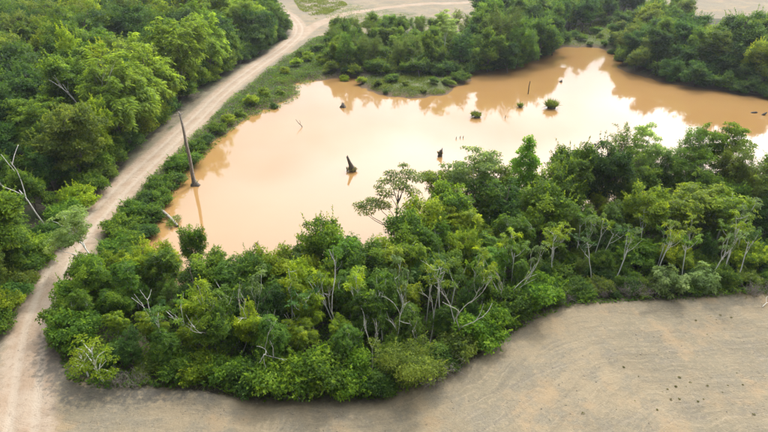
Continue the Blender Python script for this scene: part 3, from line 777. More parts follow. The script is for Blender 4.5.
# bare white branches standing out of the leaves: pixel of the top, leaning left as most do
for u, v, hh, tl in ((152, 278, 6.2, -.35), (165, 298, 5.6, -.45), (195, 286, 6.0, -.2), (206, 292, 5.8, -.15), (228, 292, 5.8, -.1), (243, 283, 6.2, -.3), (262, 292, 5.8, .5), (268, 304, 5.4, -.45), (292, 262, 6.4, .2), (335, 272, 6.8, 0),
                     (343, 300, 5.6, .1), (371, 318, 5.0, -.3), (420, 282, 6.2, -.2), (433, 276, 6.4, .05), (461, 272, 6.8, .2), (452, 284, 6.2, .1), (503, 246, 6.2, .1), (514, 262, 5.4, .3), (300, 304, 5.4, -.3), (395, 306, 5.4, .2)):
    at_top('dead', u, v, hh, Z_T, tilt=(0, tl * .6))
# bushes along the bare-soil edge
for u, v, hh, k, w in ((410, 389, 3.6, 'bush_fine', .95), (352, 397, 2.6, 'bush_vivid', .95), (330, 393, 3.0, 'bush_green', .9), (304, 392, 3.0, 'bush_vivid', 1.0), (275, 392, 2.6, 'bush_green', 1.0),
                       (250, 388, 2.4, 'bush_dark', 1.0), (228, 388, 2.2, 'bush_green', 1.0), (205, 384, 2.2, 'bush_lime', 1.0), (182, 380, 1.9, 'bush_green', 1.0), (150, 380, 1.4, 'bush_olive', 1.2),
                       (455, 366, 2.6, 'bush_olive', .9), (476, 349, 2.9, 'bush_vivid', 1.0), (492, 336, 2.6, 'bush_vivid', .9), (510, 326, 2.6, 'bush_green', 1.0), (526, 317, 3.0, 'bush_vivid', 1.0), (545, 306, 2.2, 'bush_green', 1.0),
                       (572, 300, 1.8, 'bush_dark', 1.1), (600, 297, 1.5, 'bush_olive', 1.2), (630, 295, 1.4, 'bush_dark', 1.2), (667, 300, 2.5, 'bush_rosette', 1.0), (698, 295, 2.1, 'bush_rosette', 1.05), (722, 292, 1.7, 'bush_green', 1.1),
                       (748, 292, 1.5, 'bush_olive', 1.2), (775, 292, 1.8, 'bush_dark', 1.0), (376, 398, 2.0, 'bush_dark', .9), (440, 374, 2.2, 'bush_dark', .9),
                       (72, 330, 2.6, 'bush_green', .9), (66, 346, 1.9, 'bush_olive', .9), (82, 350, 2.8, 'bush_green', 1.0), (84, 305, 2.9, 'bush_vivid', 1.0), (96, 284, 2.6, 'bush_green', 1.0), (118, 362, 2.0, 'bush_dark', 1.0), (96, 362, 1.6, 'bush_olive', 1.0)):
    H(at_foot(k, u, v - (7 if u > 120 else 2), hh, 'edge', wide=w))
H(at_foot('sapling', 104, 382, 4.4, 'edge', label='sparse pale yellow-green sapling at the lower left corner of the thicket', wide=1.05))
H(at_foot('sapling', 88, 376, 3.0, 'edge'))
for p in scatter(THICKET, lambda c: 1.85, 14000, 1.1, hero):
    ed = -sdf(p[None], THICKET)[0]; u, v = proj((p[0], p[1], GZ + 4))
    fd_ = path_dist(p[None], FRONT)[0][0]
    hh = rng.uniform(3.7, 5.7) * (0.66 + 0.34 * min(1, fd_ / 5))
    if u < 140: hh *= 0.85
    if u > 530 and fd_ < 8: hh *= 0.48                         # low growth before the white trunks
    k = pick({'rosette_green': 4, 'rosette_lime': 3, 'rosette_vivid': 2, 'broad_green': 3.2, 'broad_lime': 1.6, 'broad_dark': 1.4, 'fine_green': .6}
             if u < 540 else {'rosette_green': 2.2, 'rosette_lime': 1.4, 'broad_green': 2.5, 'broad_dark': 1.8, 'broad_lime': 1.0, 'fine_olive': .6, 'fine_green': 1.6})
    plant(k, p[0], p[1], hh * rng.uniform(.85, 1.15), Z_T, wide=rng.uniform(.72, 1.05))

for p in scatter(THICKET, 1.55, 9000, .5, hmid=1.5):
    u, v = proj((p[0], p[1], GZ + 1)); fd_ = path_dist(p[None], FRONT)[0][0]
    if u < 535 or fd_ > 8.5: continue
    plant(pick({'bush_dark': 3, 'bush_green': 3, 'bush_olive': 2, 'bush_lime': 1}), p[0], p[1], rng.uniform(.8, 1.5) + (rng.uniform(.6, 1.6) if rng.random() < .35 and fd_ > 3 else 0), 'edge', wide=rng.uniform(.9, 1.25))
for u, v, hh in ((604, 296, 1.1), (628, 295, 1.2), (644, 296, 1.3), (752, 298, 1.1), (772, 297, 1.2), (432, 388, 1.4), (446, 376, 1.5), (140, 384, 1.1), (120, 386, 1.0), (560, 303, 1.3)):
    at_foot('twiggy', u, v, hh, 'edge')

# ------------------------------------------------------------------ shrubs between the track and the pond
sp = []
for u, v, hh, k in ((128, 246, 2.2, 'bush_green'), (121, 231, 2.0, 'bush_green'), (140, 232, 2.0, 'bush_dark'), (133, 216, 2.0, 'bush_green'), (150, 214, 1.9, 'bush_green'), (146, 200, 1.9, 'bush_dark'), (162, 198, 1.8, 'bush_green'),
                    (160, 186, 1.9, 'bush_green'), (172, 180, 1.9, 'bush_dark'), (178, 168, 2.1, 'bush_green'), (190, 160, 2.0, 'bush_green'), (198, 148, 1.8, 'bush_green'), (206, 139, 1.8, 'bush_dark'), (217, 129, 1.6, 'bush_green'), (228, 120, 1.4, 'bush_lime'),
                    (240, 112, 1.2, 'bush_olive'), (252, 104, 1.5, 'bush_lime'), (264, 96, 1.4, 'bush_lime'), (274, 103, 1.0, 'bush_dark'), (114, 250, 2.0, 'bush_green'), (285, 74, 1.3, 'bush_lime'), (296, 66, 1.6, 'bush_lime'), (308, 60, 1.8, 'bush_lime'), (318, 52, 1.8, 'bush_green'),
                    (300, 56, 1.4, 'bush_olive'), (322, 64, 1.9, 'bush_lime'), (330, 46, 2.2, 'bush_green'), (148, 226, 1.2, 'bush_dark'), (280, 92, 1.0, 'bush_olive')):
    at_foot(k, u, v, hh, 'strip', wide=1.15)

for u, v, hh, k in ((350, 24, 1.6, 'bush_green'), (366, 26, 1.5, 'bush_olive'), (336, 30, 1.6, 'bush_lime'), (384, 25, 1.4, 'bush_green')):
    at_foot(k, u, v, hh, 'bend', wide=1.7)

# ------------------------------------------------------------------ the forest left of the track
hero = []
Z_L = 'left'
H(at_top('feather_lime', 152, 42, 14.0, Z_L, wide=1.05, label='big yellow-green feathery tree beside the track, largest of its kind'))
for u, v, hh, w in ((128, 58, 11.5, .95), (184, 30, 13.5, .95), (208, 14, 13.5, .95), (232, 8, 12.5, .9), (172, 60, 10.5, .9), (196, 44, 11.0, .85)):
    H(at_top('feather_lime', u, v, hh, Z_L, wide=w))
H(at_top('forest_dark', 258, 4, 9.5, Z_L, wide=1.15)); H(at_top('forest_dark', 272, 12, 8.5, Z_L, wide=1.2)); H(at_top('tall_dark', 268, 30, 5.5, Z_L, wide=1.3))
H(at_top('forest_olive', 56, 98, 10.5, Z_L, label='grey-olive domed tree in the forest below the leaning dead trunk'))
H(at_top('forest_lime', 122, 104, 8.5, Z_L, wide=.8)); H(at_top('forest_lime', 66, 34, 12.0, Z_L, wide=.62))
at_foot('airy_grey', 97, 270, 6.4, 'strip', wide=1.1, tilt=(0, -.22), label='thin open-crowned tree leaning over the dirt track'); H(at_top('forest_green', 22, 196, 8.0, Z_L)); H(at_top('forest_olive', 26, 238, 6.5, Z_L, wide=.7))
H(at_top('forest_green', 48, 212, 6.5, Z_L, wide=.7))
for u, v, hh in ((12, 128, 11.0), (62, 66, 12.0)): at_top('dead', u, v, hh, Z_L)
for u, v, hh, k in ((6, 335, 2.0, 'bush_green'), (14, 318, 2.2, 'bush_lime'), (22, 306, 2.4, 'bush_dark'), (30, 292, 2.4, 'bush_olive'), (40, 276, 2.6, 'bush_green'), (52, 262, 2.6, 'bush_green'), (64, 246, 2.6, 'bush_dark'), (78, 230, 2.8, 'bush_green'), (90, 212, 2.8, 'bush_lime'),
                    (102, 197, 2.8, 'bush_green'), (114, 182, 2.8, 'bush_olive'), (126, 167, 2.8, 'bush_green'), (138, 152, 3.0, 'bush_dark'), (152, 138, 3.0, 'bush_lime'), (166, 125, 3.0, 'bush_green'), (180, 112, 3.0, 'bush_dark'), (196, 99, 3.0, 'bush_green'),
                    (214, 87, 3.0, 'bush_lime'), (232, 76, 3.0, 'bush_green'), (250, 65, 3.0, 'bush_dark'), (266, 55, 3.0, 'bush_green'), (280, 45, 3.0, 'bush_dark')):
    at_foot(k, u - 10, v - 2, hh, 'verge', wide=1.0)
for p in scatter(LFOREST, 2.6, 9000, 1.2, hmid=3):
    ed = -sdf(p[None], LFOREST)[0]
    if ed > 4.8 or p[1] < 32 or path_dist(p[None], ROAD)[0][0] > 9: continue
    plant(pick({'tall_green': 3, 'tall_dark': 2, 'tall_lime': 1.6, 'tall_olive': 1, 'bush_green': 1}), p[0], p[1], rng.uniform(2.4, 4.8) * (.75 if p[1] < 60 else 1), 'verge')
for p in scatter(LFOREST, lambda c: (2.7 if c[1] < 50 else 3.3 if c[1] < 64 else 4.0) + max(0, c[1] - 80) * 0.024, 9000, 2.2, hero, hmid=9):
    u, v = proj((p[0], p[1], GZ + 8)); ed = -sdf(p[None], LFOREST)[0]
    if p[0] < -100 and p[1] < 100: continue
    hh = rng.uniform(9.0, 13.2) * (0.78 + 0.22 * min(1, ed / 8)) * (0.56 if p[1] < 48 else 0.66 if p[1] < 62 else 1)
    k = pick({'forest_dark': 4, 'forest_green': 4.5, 'forest_olive': 1.6, 'forest_lime': 1.2, 'feather_green': 1.0, 'feather_olive': .5, 'fine_green': .8} if u < 140 else
             {'forest_dark': 2, 'forest_green': 3, 'feather_lime': 2.5, 'feather_green': 2, 'forest_lime': 1})
    plant(k, p[0], p[1], hh, Z_L, wide=rng.uniform(.9, 1.12))

# ------------------------------------------------------------------ far bank
hero = []
Z_F = 'far'
for u, v, hh, k, w in ((345, 32, 7.0, 'fine_green', .9), (372, 34, 6.5, 'fine_olive', 1.0), (400, 36, 6.2, 'fine_olive', 1.0), (430, 30, 7.5, 'forest_green', .7), (448, 12, 9.8, 'airy_grey', .9), (462, 30, 7.2, 'broad_dark', 1.1),
                       (492, 24, 8.5, 'forest_green', .95), (505, 3, 11.5, 'fine_olive', .9), (512, 30, 7.5, 'forest_dark', .9), (545, 10, 9.5, 'forest_green', 1.0), (560, 4, 10, 'forest_dark', .9), (528, 4, 11.5, 'fine_green', .9), (520, 40, 5.0, 'broad_green', 1.1),
                       (480, 44, 4.6, 'broad_green', 1.2), (440, 45, 4.6, 'fine_olive', 1.0), (412, 46, 4.4, 'airy_olive', 1.0), (385, 46, 4.2, 'airy_green', 1.0), (358, 46, 4.4, 'broad_green', 1.0), (336, 40, 5.0, 'broad_lime', 1.0), (496, 42, 4.6, 'broad_dark', 1.2)):
    H(at_top(k, u, v, hh, Z_F, wide=w))
H(at_foot('dead', 420, 78, 5.0, Z_F, label='small bare white dead tree on the grassy point of the far bank'))
for u, v, hh, k in ((470, 70, 2.6, 'bush_dark'), (486, 66, 2.8, 'bush_green'), (504, 63, 2.8, 'bush_dark'), (522, 61, 2.8, 'bush_green'), (540, 54, 2.8, 'bush_dark'), (455, 72, 2.4, 'bush_olive'), (440, 74, 2.2, 'bush_green'), (408, 73, 2.0, 'bush_dark'), (390, 72, 2.0, 'bush_olive'),
                    (372, 72, 2.0, 'bush_green'), (350, 72, 1.8, 'bush_dark'), (334, 70, 1.8, 'bush_lime'), (572, 38, 2.2, 'bush_dark'), (596, 34, 1.8, 'bush_green'), (618, 42, 2.0, 'bush_rosette'), (606, 26, 2.4, 'bush_green'), (582, 40, 1.5, 'bush_green'), (590, 43, 1.1, 'bush_olive'), (604, 44, 1.2, 'bush_green'), (612, 50, 1.2, 'bush_dark'), (600, 38, 1.3, 'bush_olive'), (626, 52, 1.8, 'bush_green')):
    H(at_foot(k, u, v, hh, 'shore', wide=1.15))
for p in scatter(FARBANK, 3.6, 3000, 1.4, hero, hmid=6):
    u, v = proj((p[0], p[1], GZ + 5))
    if 560 < u < 640 and v > 22: continue
    hh = rng.uniform(4.0, 6.2) if u < 475 else rng.uniform(7, 10.5)
    plant(pick({'fine_olive': 2, 'fine_green': 2, 'broad_green': 2, 'broad_dark': 1, 'airy_olive': .7} if u < 475 else {'forest_green': 3, 'forest_dark': 2.5, 'fine_green': 1}), p[0], p[1], hh, Z_F)
for p in scatter(FARBANK, 2.5, 4000, .4, hmid=2):
    u, v = proj((p[0], p[1], GZ + 1.5))
    if u > 480 or v < 34: continue
    plant(pick({'bush_green': 3, 'bush_olive': 2, 'bush_lime': 1.5, 'bush_dark': 1}), p[0], p[1], rng.uniform(1.8, 3.2), 'far', wide=rng.uniform(1, 1.3))
for u, v, hh, k in ((362, 80, 1.2, 'bush_lime'), (378, 84, 1.0, 'bush_olive'), (392, 82, 1.4, 'bush_green'), (406, 86, .9, 'bush_olive'), (434, 84, 1.2, 'bush_green'), (448, 82, 1.5, 'bush_olive'), (460, 78, 1.8, 'bush_green'), (386, 90, .7, 'bush_green'), (424, 90, .7, 'bush_olive'), (344, 76, 1.2, 'bush_lime')):
    at_foot(k, u, v, hh, 'shore', wide=1.3)
for p in scatter(FARBANK, 2.7, 5000, -.3, hmid=3):
    sd_ = sdf(p[None], POND)[0]; u, v = proj((p[0], p[1], GZ + 2))
    if u < 472 or sd_ > 6 or u > 566: continue
    plant(pick({'tall_green': 3, 'tall_dark': 3, 'tall_olive': 1}), p[0], p[1], rng.uniform(2.0, 4.6), 'shore')
for p in scatter(RFOREST, 2.8, 9000, .9, hmid=3):
    sd_ = sdf(p[None], POND)[0]
    if sd_ > 6.5: continue
    plant(pick({'tall_green': 3, 'tall_dark': 4, 'tall_olive': 1}), p[0], p[1], rng.uniform(2.0, 5.2), 'shore')
# right of the inlet
hero = []
Z_R = 'right'
for u, v, hh, k in ((622, 60, 2.0, 'bush_dark'), (640, 71, 2.6, 'bush_dark'), (660, 76, 2.8, 'bush_green'), (680, 80, 2.8, 'bush_dark'), (700, 84, 2.8, 'bush_dark'), (720, 88, 2.8, 'bush_green'), (742, 92, 2.8, 'bush_dark'), (764, 95, 2.8, 'bush_dark'), (785, 97, 2.8, 'bush_green')):
    H(at_foot(k, u, v - 3, hh * .85, 'shore', wide=1.2))
H(at_top('forest_dark', 752, 8, 12.0, Z_R, wide=1.1))
for p in scatter(RFOREST, 3.8, 5000, 1.6, hero, hmid=8):
    u, v = proj((p[0], p[1], GZ + 8)); ed = -sdf(p[None], RFOREST)[0]
    hh = rng.uniform(7.0, 9.6) * (.72 + .28 * min(1, ed / 9))
    if u > 690 and proj((p[0], p[1], GZ + hh))[1] < 9: continue
    k = pick({'forest_dark': 4, 'forest_green': 4, 'forest_olive': 1.4, 'fine_green': 1, 'forest_lime': .5}); plant(k, p[0], p[1], hh, Z_R, wide=rng.uniform(.9, 1.15))

# ------------------------------------------------------------------ labels: which one
ORD = ['first', 'second', 'third', 'fourth', 'fifth', 'sixth', 'seventh', 'eighth', 'ninth', 'tenth', 'eleventh', 'twelfth', 'thirteenth', 'fourteenth',
       'fifteenth', 'sixteenth', 'seventeenth', 'eighteenth', 'nineteenth', 'twentieth']
ORD += ['twenty-' + q for q in ORD[:9]] + ['thirtieth'] + ['thirty-' + q for q in ORD[:9]]
GROUPS = {'bend': 'low scrub by the bend of the track', 'thicket': 'trees of the thicket before the pond', 'edge': 'bushes along the edge of the bare soil', 'strip': 'shrubs between the dirt track and the pond',
          'left': 'trees of the forest left of the track', 'verge': 'bushes along the left side of the track', 'far': 'trees on the far bank of the pond',
          'shore': 'bushes on the far shore of the pond', 'right': 'trees of the forest beyond the right end of the pond'}
def place_phrase(z, u, v):
    if z == 'thicket':
        b = 'left third' if u < 256 else 'middle third' if u < 512 else 'right third'
        lim = np.interp(u, [60, 250, 400, 560, 768], [300, 305, 280, 215, 205])
        return f'in {b} of the thicket, ' + ('pond side' if v < lim else 'bare-soil side')
    if z == 'left':
        col = 'left edge' if u < 45 else 'left' if u < 100 else 'middle' if u < 160 else 'track side'
        row = 'top rows' if v < 22 else 'second rows' if v < 50 else 'upper rows' if v < 90 else 'middle rows' if v < 150 else 'lower rows' if v < 230 else 'bottom rows'
        return f'in left forest, {row}, {col}'
    return {'bend': 'by the far bend of the track', 'edge': 'along the bare-soil edge of the thicket', 'strip': 'between the dirt track and pond', 'verge': "on the track's left verge",
            'far': 'on the far bank, ' + ('back' if v < 30 else 'front'), 'shore': 'at the far waterline, ' + ('left of inlet' if u < 600 else 'right of inlet'),
            'right': 'beyond the pond at right, ' + ('back row' if v < 14 else 'middle row' if v < 36 else 'front row')}[z]
buckets = {}
for rec in PLANTS:
    o, kind, z, u, v, hh, lab = rec
    o['category'] = LOOK[kind][2]; o['group'] = GROUPS[z]
    if lab: o['label'] = lab
    else: buckets.setdefault((LOOK[kind][1], LOOK[kind][2], place_phrase(z, u, v)), []).append((u, o))
for (look, noun, ph), L in buckets.items():
    L.sort(key=lambda t: t[0])
    for i, (u, o) in enumerate(L):
        o['label'] = f'{look} {noun} {ph}' if len(L) == 1 else f'{look} {noun}, {ORD[i]} from left {ph}' if i < len(ORD) else f'{look} {noun} far right {ph}'

# ------------------------------------------------------------------ dead pole, stumps and sticks in the water
r = np.random.default_rng(55)
def reeds(n, rad, hgt, mat, seed, name='grass_tuft', bushy=.5):
    q = np.random.default_rng(seed); LV = Leaves(); an = q.uniform(0, 6.28, n); rr = rad * np.sqrt(q.random(n))
    base = np.stack([rr * np.cos(an), rr * np.sin(an), np.zeros(n)], 1)
    d = np.stack([np.cos(an) * bushy * rr / rad, np.sin(an) * bushy * rr / rad, np.ones(n)], 1) + q.normal(size=(n, 3)) * .3
    LV.add(base, d, q.normal(size=(n, 3)), hgt * q.uniform(.35, 1.1, n) * (1.15 - .6 * (rr / rad) ** 2), np.full(n, .022) * (1 + hgt * .5), .5 + q.normal(size=n) * .2, .18)
    return LV.mesh(name, M[mat])
def rough_wood(path, radii, sides, seed, mat, name):
    q = np.random.default_rng(seed); W = Wood(); path = np.asarray(path, float); W.tube(path, 1, 1, sides)
    V = W.V[0].reshape(len(path), sides, 3); rd_ = np.asarray(radii)[:, None, None] * (1 + q.normal(size=(1, sides, 1)) * .12 + q.normal(size=(len(path), sides, 1)) * .07)
    V = path[:, None] + (V - path[:, None]) * rd_
    top = V[-1] + q.normal(size=(sides, 3)) * [0, 0, radii[-1] * 1.2]                   # splintered end
    V[-1] = top
    V = np.vstack([V.reshape(-1, 3), V[-1].mean(0) - [0, 0, radii[-1] * .4]])
    cap = np.array([((len(path) - 1) * sides + i, (len(path) - 1) * sides + (i + 1) % sides, len(V) - 1) for i in range(sides)])
    return mesh_np(name, V, [W.Q[0], cap], M[mat], True)
def at_water(u, v): return G(u, v, 0.0)

p = at_water(195, 185)
pole = tag(obj('dead_pole', None, None, (p[0], p[1], 0)), 'tall bare dead trunk standing upright in the water near the track', 'dead trunk')
obj('trunk', rough_wood([(0, 0, -.9), (0, 0, -.1), (-.02, 0, .5), (-.06, .02, 1.6), (-.02, .05, 3.4), (-.10, .03, 5.4), (-.12, .08, 7.3), (-.20, .05, 9.2)], [.40, .34, .25, .20, .18, .155, .13, .09], 11, 1, 'dead', 'trunk'), pole)
for z, an, L in ((1.4, .4, .45), (2.6, 2.6, .35), (8.7, 3.6, .7), (8.9, .3, .5)):
    W = Wood(); W.tube(bend((-.1, .04, z), (math.cos(an) * L - .1, math.sin(an) * L, z + L * .45), r, 0, 4, .05), .05, .02, 5); obj('branch_stub', W.mesh('branch_stub', M['dead']), pole)
obj('root_flare', rough_wood([(0, 0, -.5), (0, 0, .02), (0, 0, .22), (0, 0, .5)], [.75, .60, .42, .27], 9, 2, 'stumpw', 'root_flare'), pole)
obj('creeper', reeds(60, .28, .8, 'grass', 3, 'creeper', .3), pole, (0, 0, .1))

def stump(u, v, name, label, path, radii, tuft=None, cat='stump', mat='stumpw', seed=0, seat=0.0):
    q = at_water(u, v); e = tag(obj(name, None, None, (q[0], q[1], 0)), label, cat, 'stumps and snags in the pond')
    obj('trunk', rough_wood(path, radii, 9, seed, mat, 'trunk'), e)
    if tuft: obj('grass_tuft', reeds(*tuft, seed + 50), e, (0, 0, seat))
    return e
e = stump(352, 171, 'leaning_stump', 'broken stump leaning left in mid pond with grass at its foot', [(.25, 0, -.8), (.15, 0, 0), (-.05, 0, .6), (-.30, 0, 1.3), (-.58, 0, 2.0)], [.48, .42, .30, .17, .10], (260, .50, .85, 'dry'), seed=11, seat=.1)
W = Wood(); W.tube([(-.6, 0, -.3), (-.62, .02, .2), (-.68, 0, .55)], .10, .06, 6); obj('root_snag', W.mesh('root_snag', M['stumpw']), e)
stump(440, 156, 'stump', 'small dark stump just beyond the open-crowned trees', [(0, 0, -.8), (0, 0, .05), (.05, 0, .5), (.12, 0, .95)], [.36, .32, .26, .16], (120, .30, .7, 'dry'), seed=12, seat=.3)
stump(476, 117, 'grassy_hummock', 'low grassy stump tuft left of the upright stick', [(0, 0, -.8), (0, 0, 0), (.05, 0, .35)], [.7, .62, .4], (420, .70, 1.15, 'grass'), cat='grass tuft', seed=13, seat=.2)
stump(520, 107, 'grassy_hummock', 'small grass tuft at the foot of the upright stick', [(0, 0, -.8), (0, 0, 0), (0, 0, .25)], [.42, .36, .2], (200, .4, 1.0, 'grass'), cat='grass tuft', seed=14, seat=.15)
stump(551, 108, 'grassy_hummock', 'largest round grass tuft in the pond, right of the upright stick', [(0, 0, -.8), (0, 0, 0), (.05, 0, .5)], [.8, .72, .4], (700, .78, 1.75, 'grass'), cat='grass tuft', seed=15, seat=.25)
stump(343, 107, 'sunken_stump', 'dark lump of sunken stump near the far bank point', [(0, 0, -.8), (0, 0, .05), (.1, 0, .4)], [.62, .52, .25], (70, .3, .4, 'dry'), seed=16, seat=.2)
stump(561, 82, 'sunken_stump', 'tiny dark snag showing near the inlet mouth', [(0, 0, -.6), (0, 0, .05), (.05, 0, .4)], [.35, .3, .12], seed=17)
stump(753, 113, 'sunken_stump', 'dark low snag by the right far shore', [(-.5, 0, -.3), (-.2, 0, .05), (.4, 0, .15), (.8, .1, .02)], [.12, .14, .11, .06], seed=18)
stump(764, 115, 'sunken_stump', 'dark low snag at the right picture edge in the water', [(-.4, 0, -.3), (-.1, 0, .1), (.3, 0, .35)], [.2, .22, .1], seed=19)
def stick(u, v, label, pts, r0, r1, seed=0, name='stick', extra=()):
    q = at_water(u, v); W = Wood(); W.tube(pts, r0, r1, 6)
    for x in extra: W.tube(x, r1, r1 * .5, 5)
    return tag(obj(name, W.mesh(name, M['stumpw']), None, (q[0], q[1], 0)), label, 'stick', 'stumps and snags in the pond')
stick(528, 94, 'thin stick standing upright in the far part of the pond', [(0, 0, -.5), (.03, 0, .6), (-.02, 0, 1.4), (.08, 0, 2.3)], .10, .06)
stick(301, 127, 'thin forked twig slanting out of the open water', [(.3, 0, -.3), (.1, 0, .2), (-.3, 0, .6), (-.7, 0, 1.2)], .07, .03, extra=[[(-.1, 0, .4), (-.05, 0, .8), (-.2, 0, 1.1)]])
for k, (u, v) in enumerate(((456, 139), (460, 138), (463, 138))):
    stick(u, v, ('leftmost', 'middle', 'rightmost')[k] + ' of three tiny twig ends right of the small dark stump', [(0, 0, -.3), (.02, 0, .1), (.05, 0, .32)], .06, .04)
stick(505, 118, 'tiny twig end between the grass tufts in the pond', [(0, 0, -.3), (.02, 0, .1), (.05, 0, .4)], .06, .04)
# fallen log at the left shore
a, b = G(161, 210, .25), G(178, 226, .12); W = Wood(); d = b - a
W.tube([a * (1 - t) + b * t + np.array([0, 0, .12 * math.sin(t * 3.1)]) for t in np.linspace(0, 1, 7)], .20, .13, 8); base = a.copy()
W.V = [v - base for v in W.V]
lg = tag(obj('fallen_log', None, None, tuple(base)), 'grey log fallen into the water at the left shore', 'log')
obj('trunk', W.mesh('trunk', M['dead']), lg); obj('creeper', reeds(260, .5, .55, 'grass', 77, 'creeper', .6), lg, tuple(d * .75), scl=(1.2, 2.2, 1))

# fallen pale branches at the soil's edge
for u, v, an, lab in ((762, 308, .4, 'bleached dead branch lying at the right end of the bare soil'), (300, 398, 2.2, 'bleached dead twig lying below the bright bush')):
    q = G(u, v); W = Wood(); W.tube([(0, 0, .05), (.5, .1, .2), (1.1, 0, .25), (1.7, .2, .1)], .025, .012, 5); W.tube([(.5, .1, .2), (.8, .4, .45), (1.2, .5, .5)], .016, .008, 5); W.tube([(1.1, 0, .25), (1.4, -.3, .5)], .016, .008, 5)
    tag(obj('fallen_branch', W.mesh('fallen_branch', M['pale']), None, (q[0], q[1], gz(q[0], q[1])), (0, 0, an)), lab, 'branch')

# ------------------------------------------------------------------ stuff: grass, undergrowth, clods
def blades(name, poly, n, hgt, mat, label, dens=None, width=.03, cat='grass'):
    lo, hi = poly.min(0), poly.max(0); C = rng.uniform(lo, hi, (n * 3, 2)); C = C[sdf(C, poly) < 0]
    if dens is not None: C = C[rng.random(len(C)) < dens(C)]
    C = C[:n]; hz = height(C); ok = (hz > .06); C, hz = C[ok], hz[ok]; k = len(C); LV = Leaves()
    d = np.column_stack([rng.normal(size=(k, 2)) * .45, np.ones(k)])
    LV.add(np.column_stack([C, hz - .03]), d, rng.normal(size=(k, 3)), hgt * rng.uniform(.4, 1.2, k), np.full(k, width), .5 + .18 * n_b(C) + rng.normal(size=k) * .14, .2)
    return tag(obj(name, LV.mesh(name, M[mat])), label, cat, None, 'stuff')
pt = lambda C: np.clip(.35 + .6 * n_b(C) + .3 * n_a(C), 0, 1)
PEN = P2([(335, 79), (350, 66), (465, 66), (469, 85), (450, 92), (428, 97), (400, 98), (376, 93), (362, 84)])
GUL = P2([(556, 48), (580, 25), (650, 12), (660, 30), (640, 60), (622, 62), (612, 54), (590, 47)])
BK = P2([(228, 124), (238, 104), (262, 86), (285, 66), (318, 45), (338, 50), (336, 78), (298, 82), (300, 94), (284, 103), (262, 111), (243, 118)])
FL = P2([(335, 30), (318, 8), (350, 4), (420, 16), (490, 25), (400, 34)])
blades('grass', PEN, 14000, .40, 'grass', 'short grass on the muddy point of the far bank', lambda C: np.clip(.15 + .9 * n_b(C) + .5 * n_a(C), 0, 1), .05)
blades('grass', GUL, 16000, .6, 'grass', 'tall grass in the gully at the pond inlet', pt, .06)
blades('grass', BK, 12000, .40, 'grass', 'weedy grass between the track and the pond corner', pt, .045)
blades('grass', P2([(292, -2), (300, 10), (316, 20), (330, 14), (348, 5), (340, -2)]), 9000, .5, 'grass', 'rough green grass in the fork of the two tracks', lambda C: np.clip(.5 + .6 * n_b(C), 0, 1), .07)
blades('grass', FL, 6000, .30, 'grass', 'patchy grass on the cleared field beyond the track', pt, .06)
blades('grass', STRIP, 9000, .45, 'grass', 'grass along the right verge of the track', None, .04)
def under(name, poly, n, label, mat='green', hmax=.9):
    lo, hi = poly.min(0), poly.max(0); C = rng.uniform(lo, hi, (n * 3, 2)); C = C[(sdf(C, poly) < 0.3)]
    uv = np.array([proj((c[0], c[1], 1)) for c in C]); C = C[(uv[:, 0] > -60) & (uv[:, 0] < 830)][:n]; k = len(C)
    hh = np.clip((.35 + .5 * n_b(C) + .25 * n_c(C)), .05, 1) * hmax; z = height(C) + hh * rng.random(k) ** .6; LV = Leaves()
    nrm = np.column_stack([rng.normal(size=(k, 2)) * .5, np.ones(k)]); d = np.cross(nrm, rand_unit(rng, k))
    LV.add(np.column_stack([C, z]), d, nrm, rng.uniform(.14, .34, k), rng.uniform(.04, .09, k), .45 + .2 * n_c(C) + rng.normal(size=k) * .14)
    return tag(obj(name, LV.mesh(name, M[mat])), label, 'undergrowth', None, 'stuff')
under('undergrowth', THICKET, 60000, 'low leafy undergrowth below the trees of the thicket', 'green')
under('undergrowth', STRIP, 22000, 'creeping low plants on the bank beside the track', 'green', .7)
EDGE = P2([(60, 350), (74, 382), (110, 391), (180, 391), (250, 402), (330, 404), (388, 403), (444, 385), (484, 355), (534, 325), (562, 311), (620, 306), (768, 301), (768, 290), (620, 294), (556, 302), (526, 312), (474, 342), (436, 372), (384, 390), (330, 391), (250, 389), (180, 380), (108, 380), (80, 370), (70, 345)])
blades('dry_grass', EDGE, 9000, .42, 'dry', 'dry straw and weeds where the bare soil meets the thicket', pt, .022)

def clods(n):
    V, F = [], []; base = np.array([(1, 0, 0), (-1, 0, 0), (0, 1, 0), (0, -1, 0), (0, 0, 1), (0, 0, -1)], float)
    f = np.array([(0, 2, 4), (2, 1, 4), (1, 3, 4), (3, 0, 4), (2, 0, 5), (1, 2, 5), (3, 1, 5), (0, 3, 5)])
    C = np.column_stack([rng.uniform(-32, 42, n * 3), rng.uniform(21, 44, n * 3)])
    th_ = sdf(C, THICKET); C = C[(th_ > .2) & (rng.random(len(C)) < np.clip(.25 + .5 * n_b(C), .04, 1))][:n]; hz = height(C)
    for i, (c, z) in enumerate(zip(C, hz)):
        s = .018 + .05 * rng.random() ** 6
        V.append(base * s * rng.uniform(.6, 1.3, (6, 1)) * [1, 1, .7] + [c[0], c[1], z + s * .2]); F.append(f + 6 * i)
    return np.vstack(V), np.vstack(F)
m, n_, l_ = nodes_of('clod'); o_ = n_.new('ShaderNodeOutputMaterial'); b_ = n_.new('ShaderNodeBsdfPrincipled'); b_.inputs['Base Color'].default_value = (.25, .205, .155, 1); b_.inputs['Roughness'].default_value = .95
tc_ = n_.new('ShaderNodeNewGeometry'); no_ = n_.new('ShaderNodeTexNoise'); no_.inputs['Scale'].default_value = 1.5; rp_ = n_.new('ShaderNodeValToRGB')
rp_.color_ramp.elements[0].position = .35; rp_.color_ramp.elements[0].color = (.19, .15, .11, 1); rp_.color_ramp.elements[1].position = .65; rp_.color_ramp.elements[1].color = (.36, .30, .22, 1)
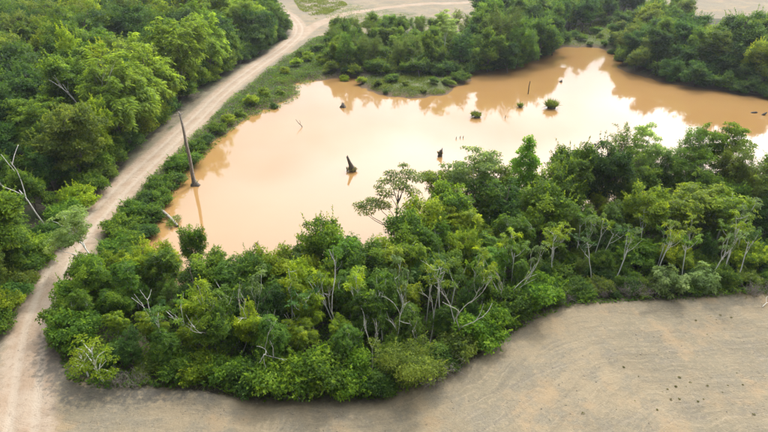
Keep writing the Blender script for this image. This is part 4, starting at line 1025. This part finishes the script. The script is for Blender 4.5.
l_.new(tc_.outputs['Position'], no_.inputs['Vector']); l_.new(no_.outputs['Fac'], rp_.inputs[0]); l_.new(rp_.outputs[0], b_.inputs['Base Color']); l_.new(b_.outputs[0], o_.inputs['Surface'])
cv, cf = clods(4000)
tag(obj('soil_clods', mesh_np('soil_clods', cv, cf, m)), 'loose clods and crumbs on the graded soil', 'clods', None, 'stuff')

# weed tufts on the bare soil, one by one
tuft_me = [reeds(40, .09, .12, 'dry', 300 + i, 'weed_tuft', .9) for i in range(2)] + [reeds(40, .09, .10, 'dry', 310 + i, 'weed_tuft', 1.0) for i in range(2)]
W4 = [(190, 283), (150, 258), (290, 235), (348, 232), (290, 312), (318, 312), (255, 325), (278, 345), (350, 352), (375, 310), (415, 328), (385, 122), (345, 132), (440, 125), (375, 170), (455, 275), (470, 308), (180, 350), (40, 385),
      (130, 375), (240, 375), (300, 288), (500, 390), (330, 300), (268, 318), (365, 345), (400, 130), (410, 118), (300, 345), (430, 310)]
for i, (a_, b2) in enumerate(W4):
    q = G(568 + a_ / 2.7, 272 + b2 / 2.7); s = rng.uniform(.3, 1.0)
    tag(obj('weed_tuft', tuft_me[i % 4], None, (q[0], q[1], gz(q[0], q[1])), (0, 0, rng.uniform(0, 6)), (s, s, s)), 'small weed tuft sprouting from the bare graded soil at lower right', 'weed', 'weed tufts on the bare soil')

# ------------------------------------------------------------------ humid air
hz_v = np.array([(x, y, z) for z in (-2.5, 45.0) for y in (-60.0, 420.0) for x in (-320.0, 320.0)])
hz_f = np.array([(0, 2, 3, 1), (4, 5, 7, 6), (0, 1, 5, 4), (2, 6, 7, 3), (0, 4, 6, 2), (1, 3, 7, 5)])
m, n_, l_ = nodes_of('humid_air'); o_ = n_.new('ShaderNodeOutputMaterial'); v_ = n_.new('ShaderNodeVolumePrincipled')
v_.inputs['Color'].default_value = (.93, .96, 1, 1); v_.inputs['Density'].default_value = 0.00020; v_.inputs['Anisotropy'].default_value = 0.35
l_.new(v_.outputs[0], o_.inputs['Volume'])
tag(obj('haze', mesh_np('haze', hz_v, hz_f, m)), 'thin humid haze over the whole clearing', None, None, 'stuff')
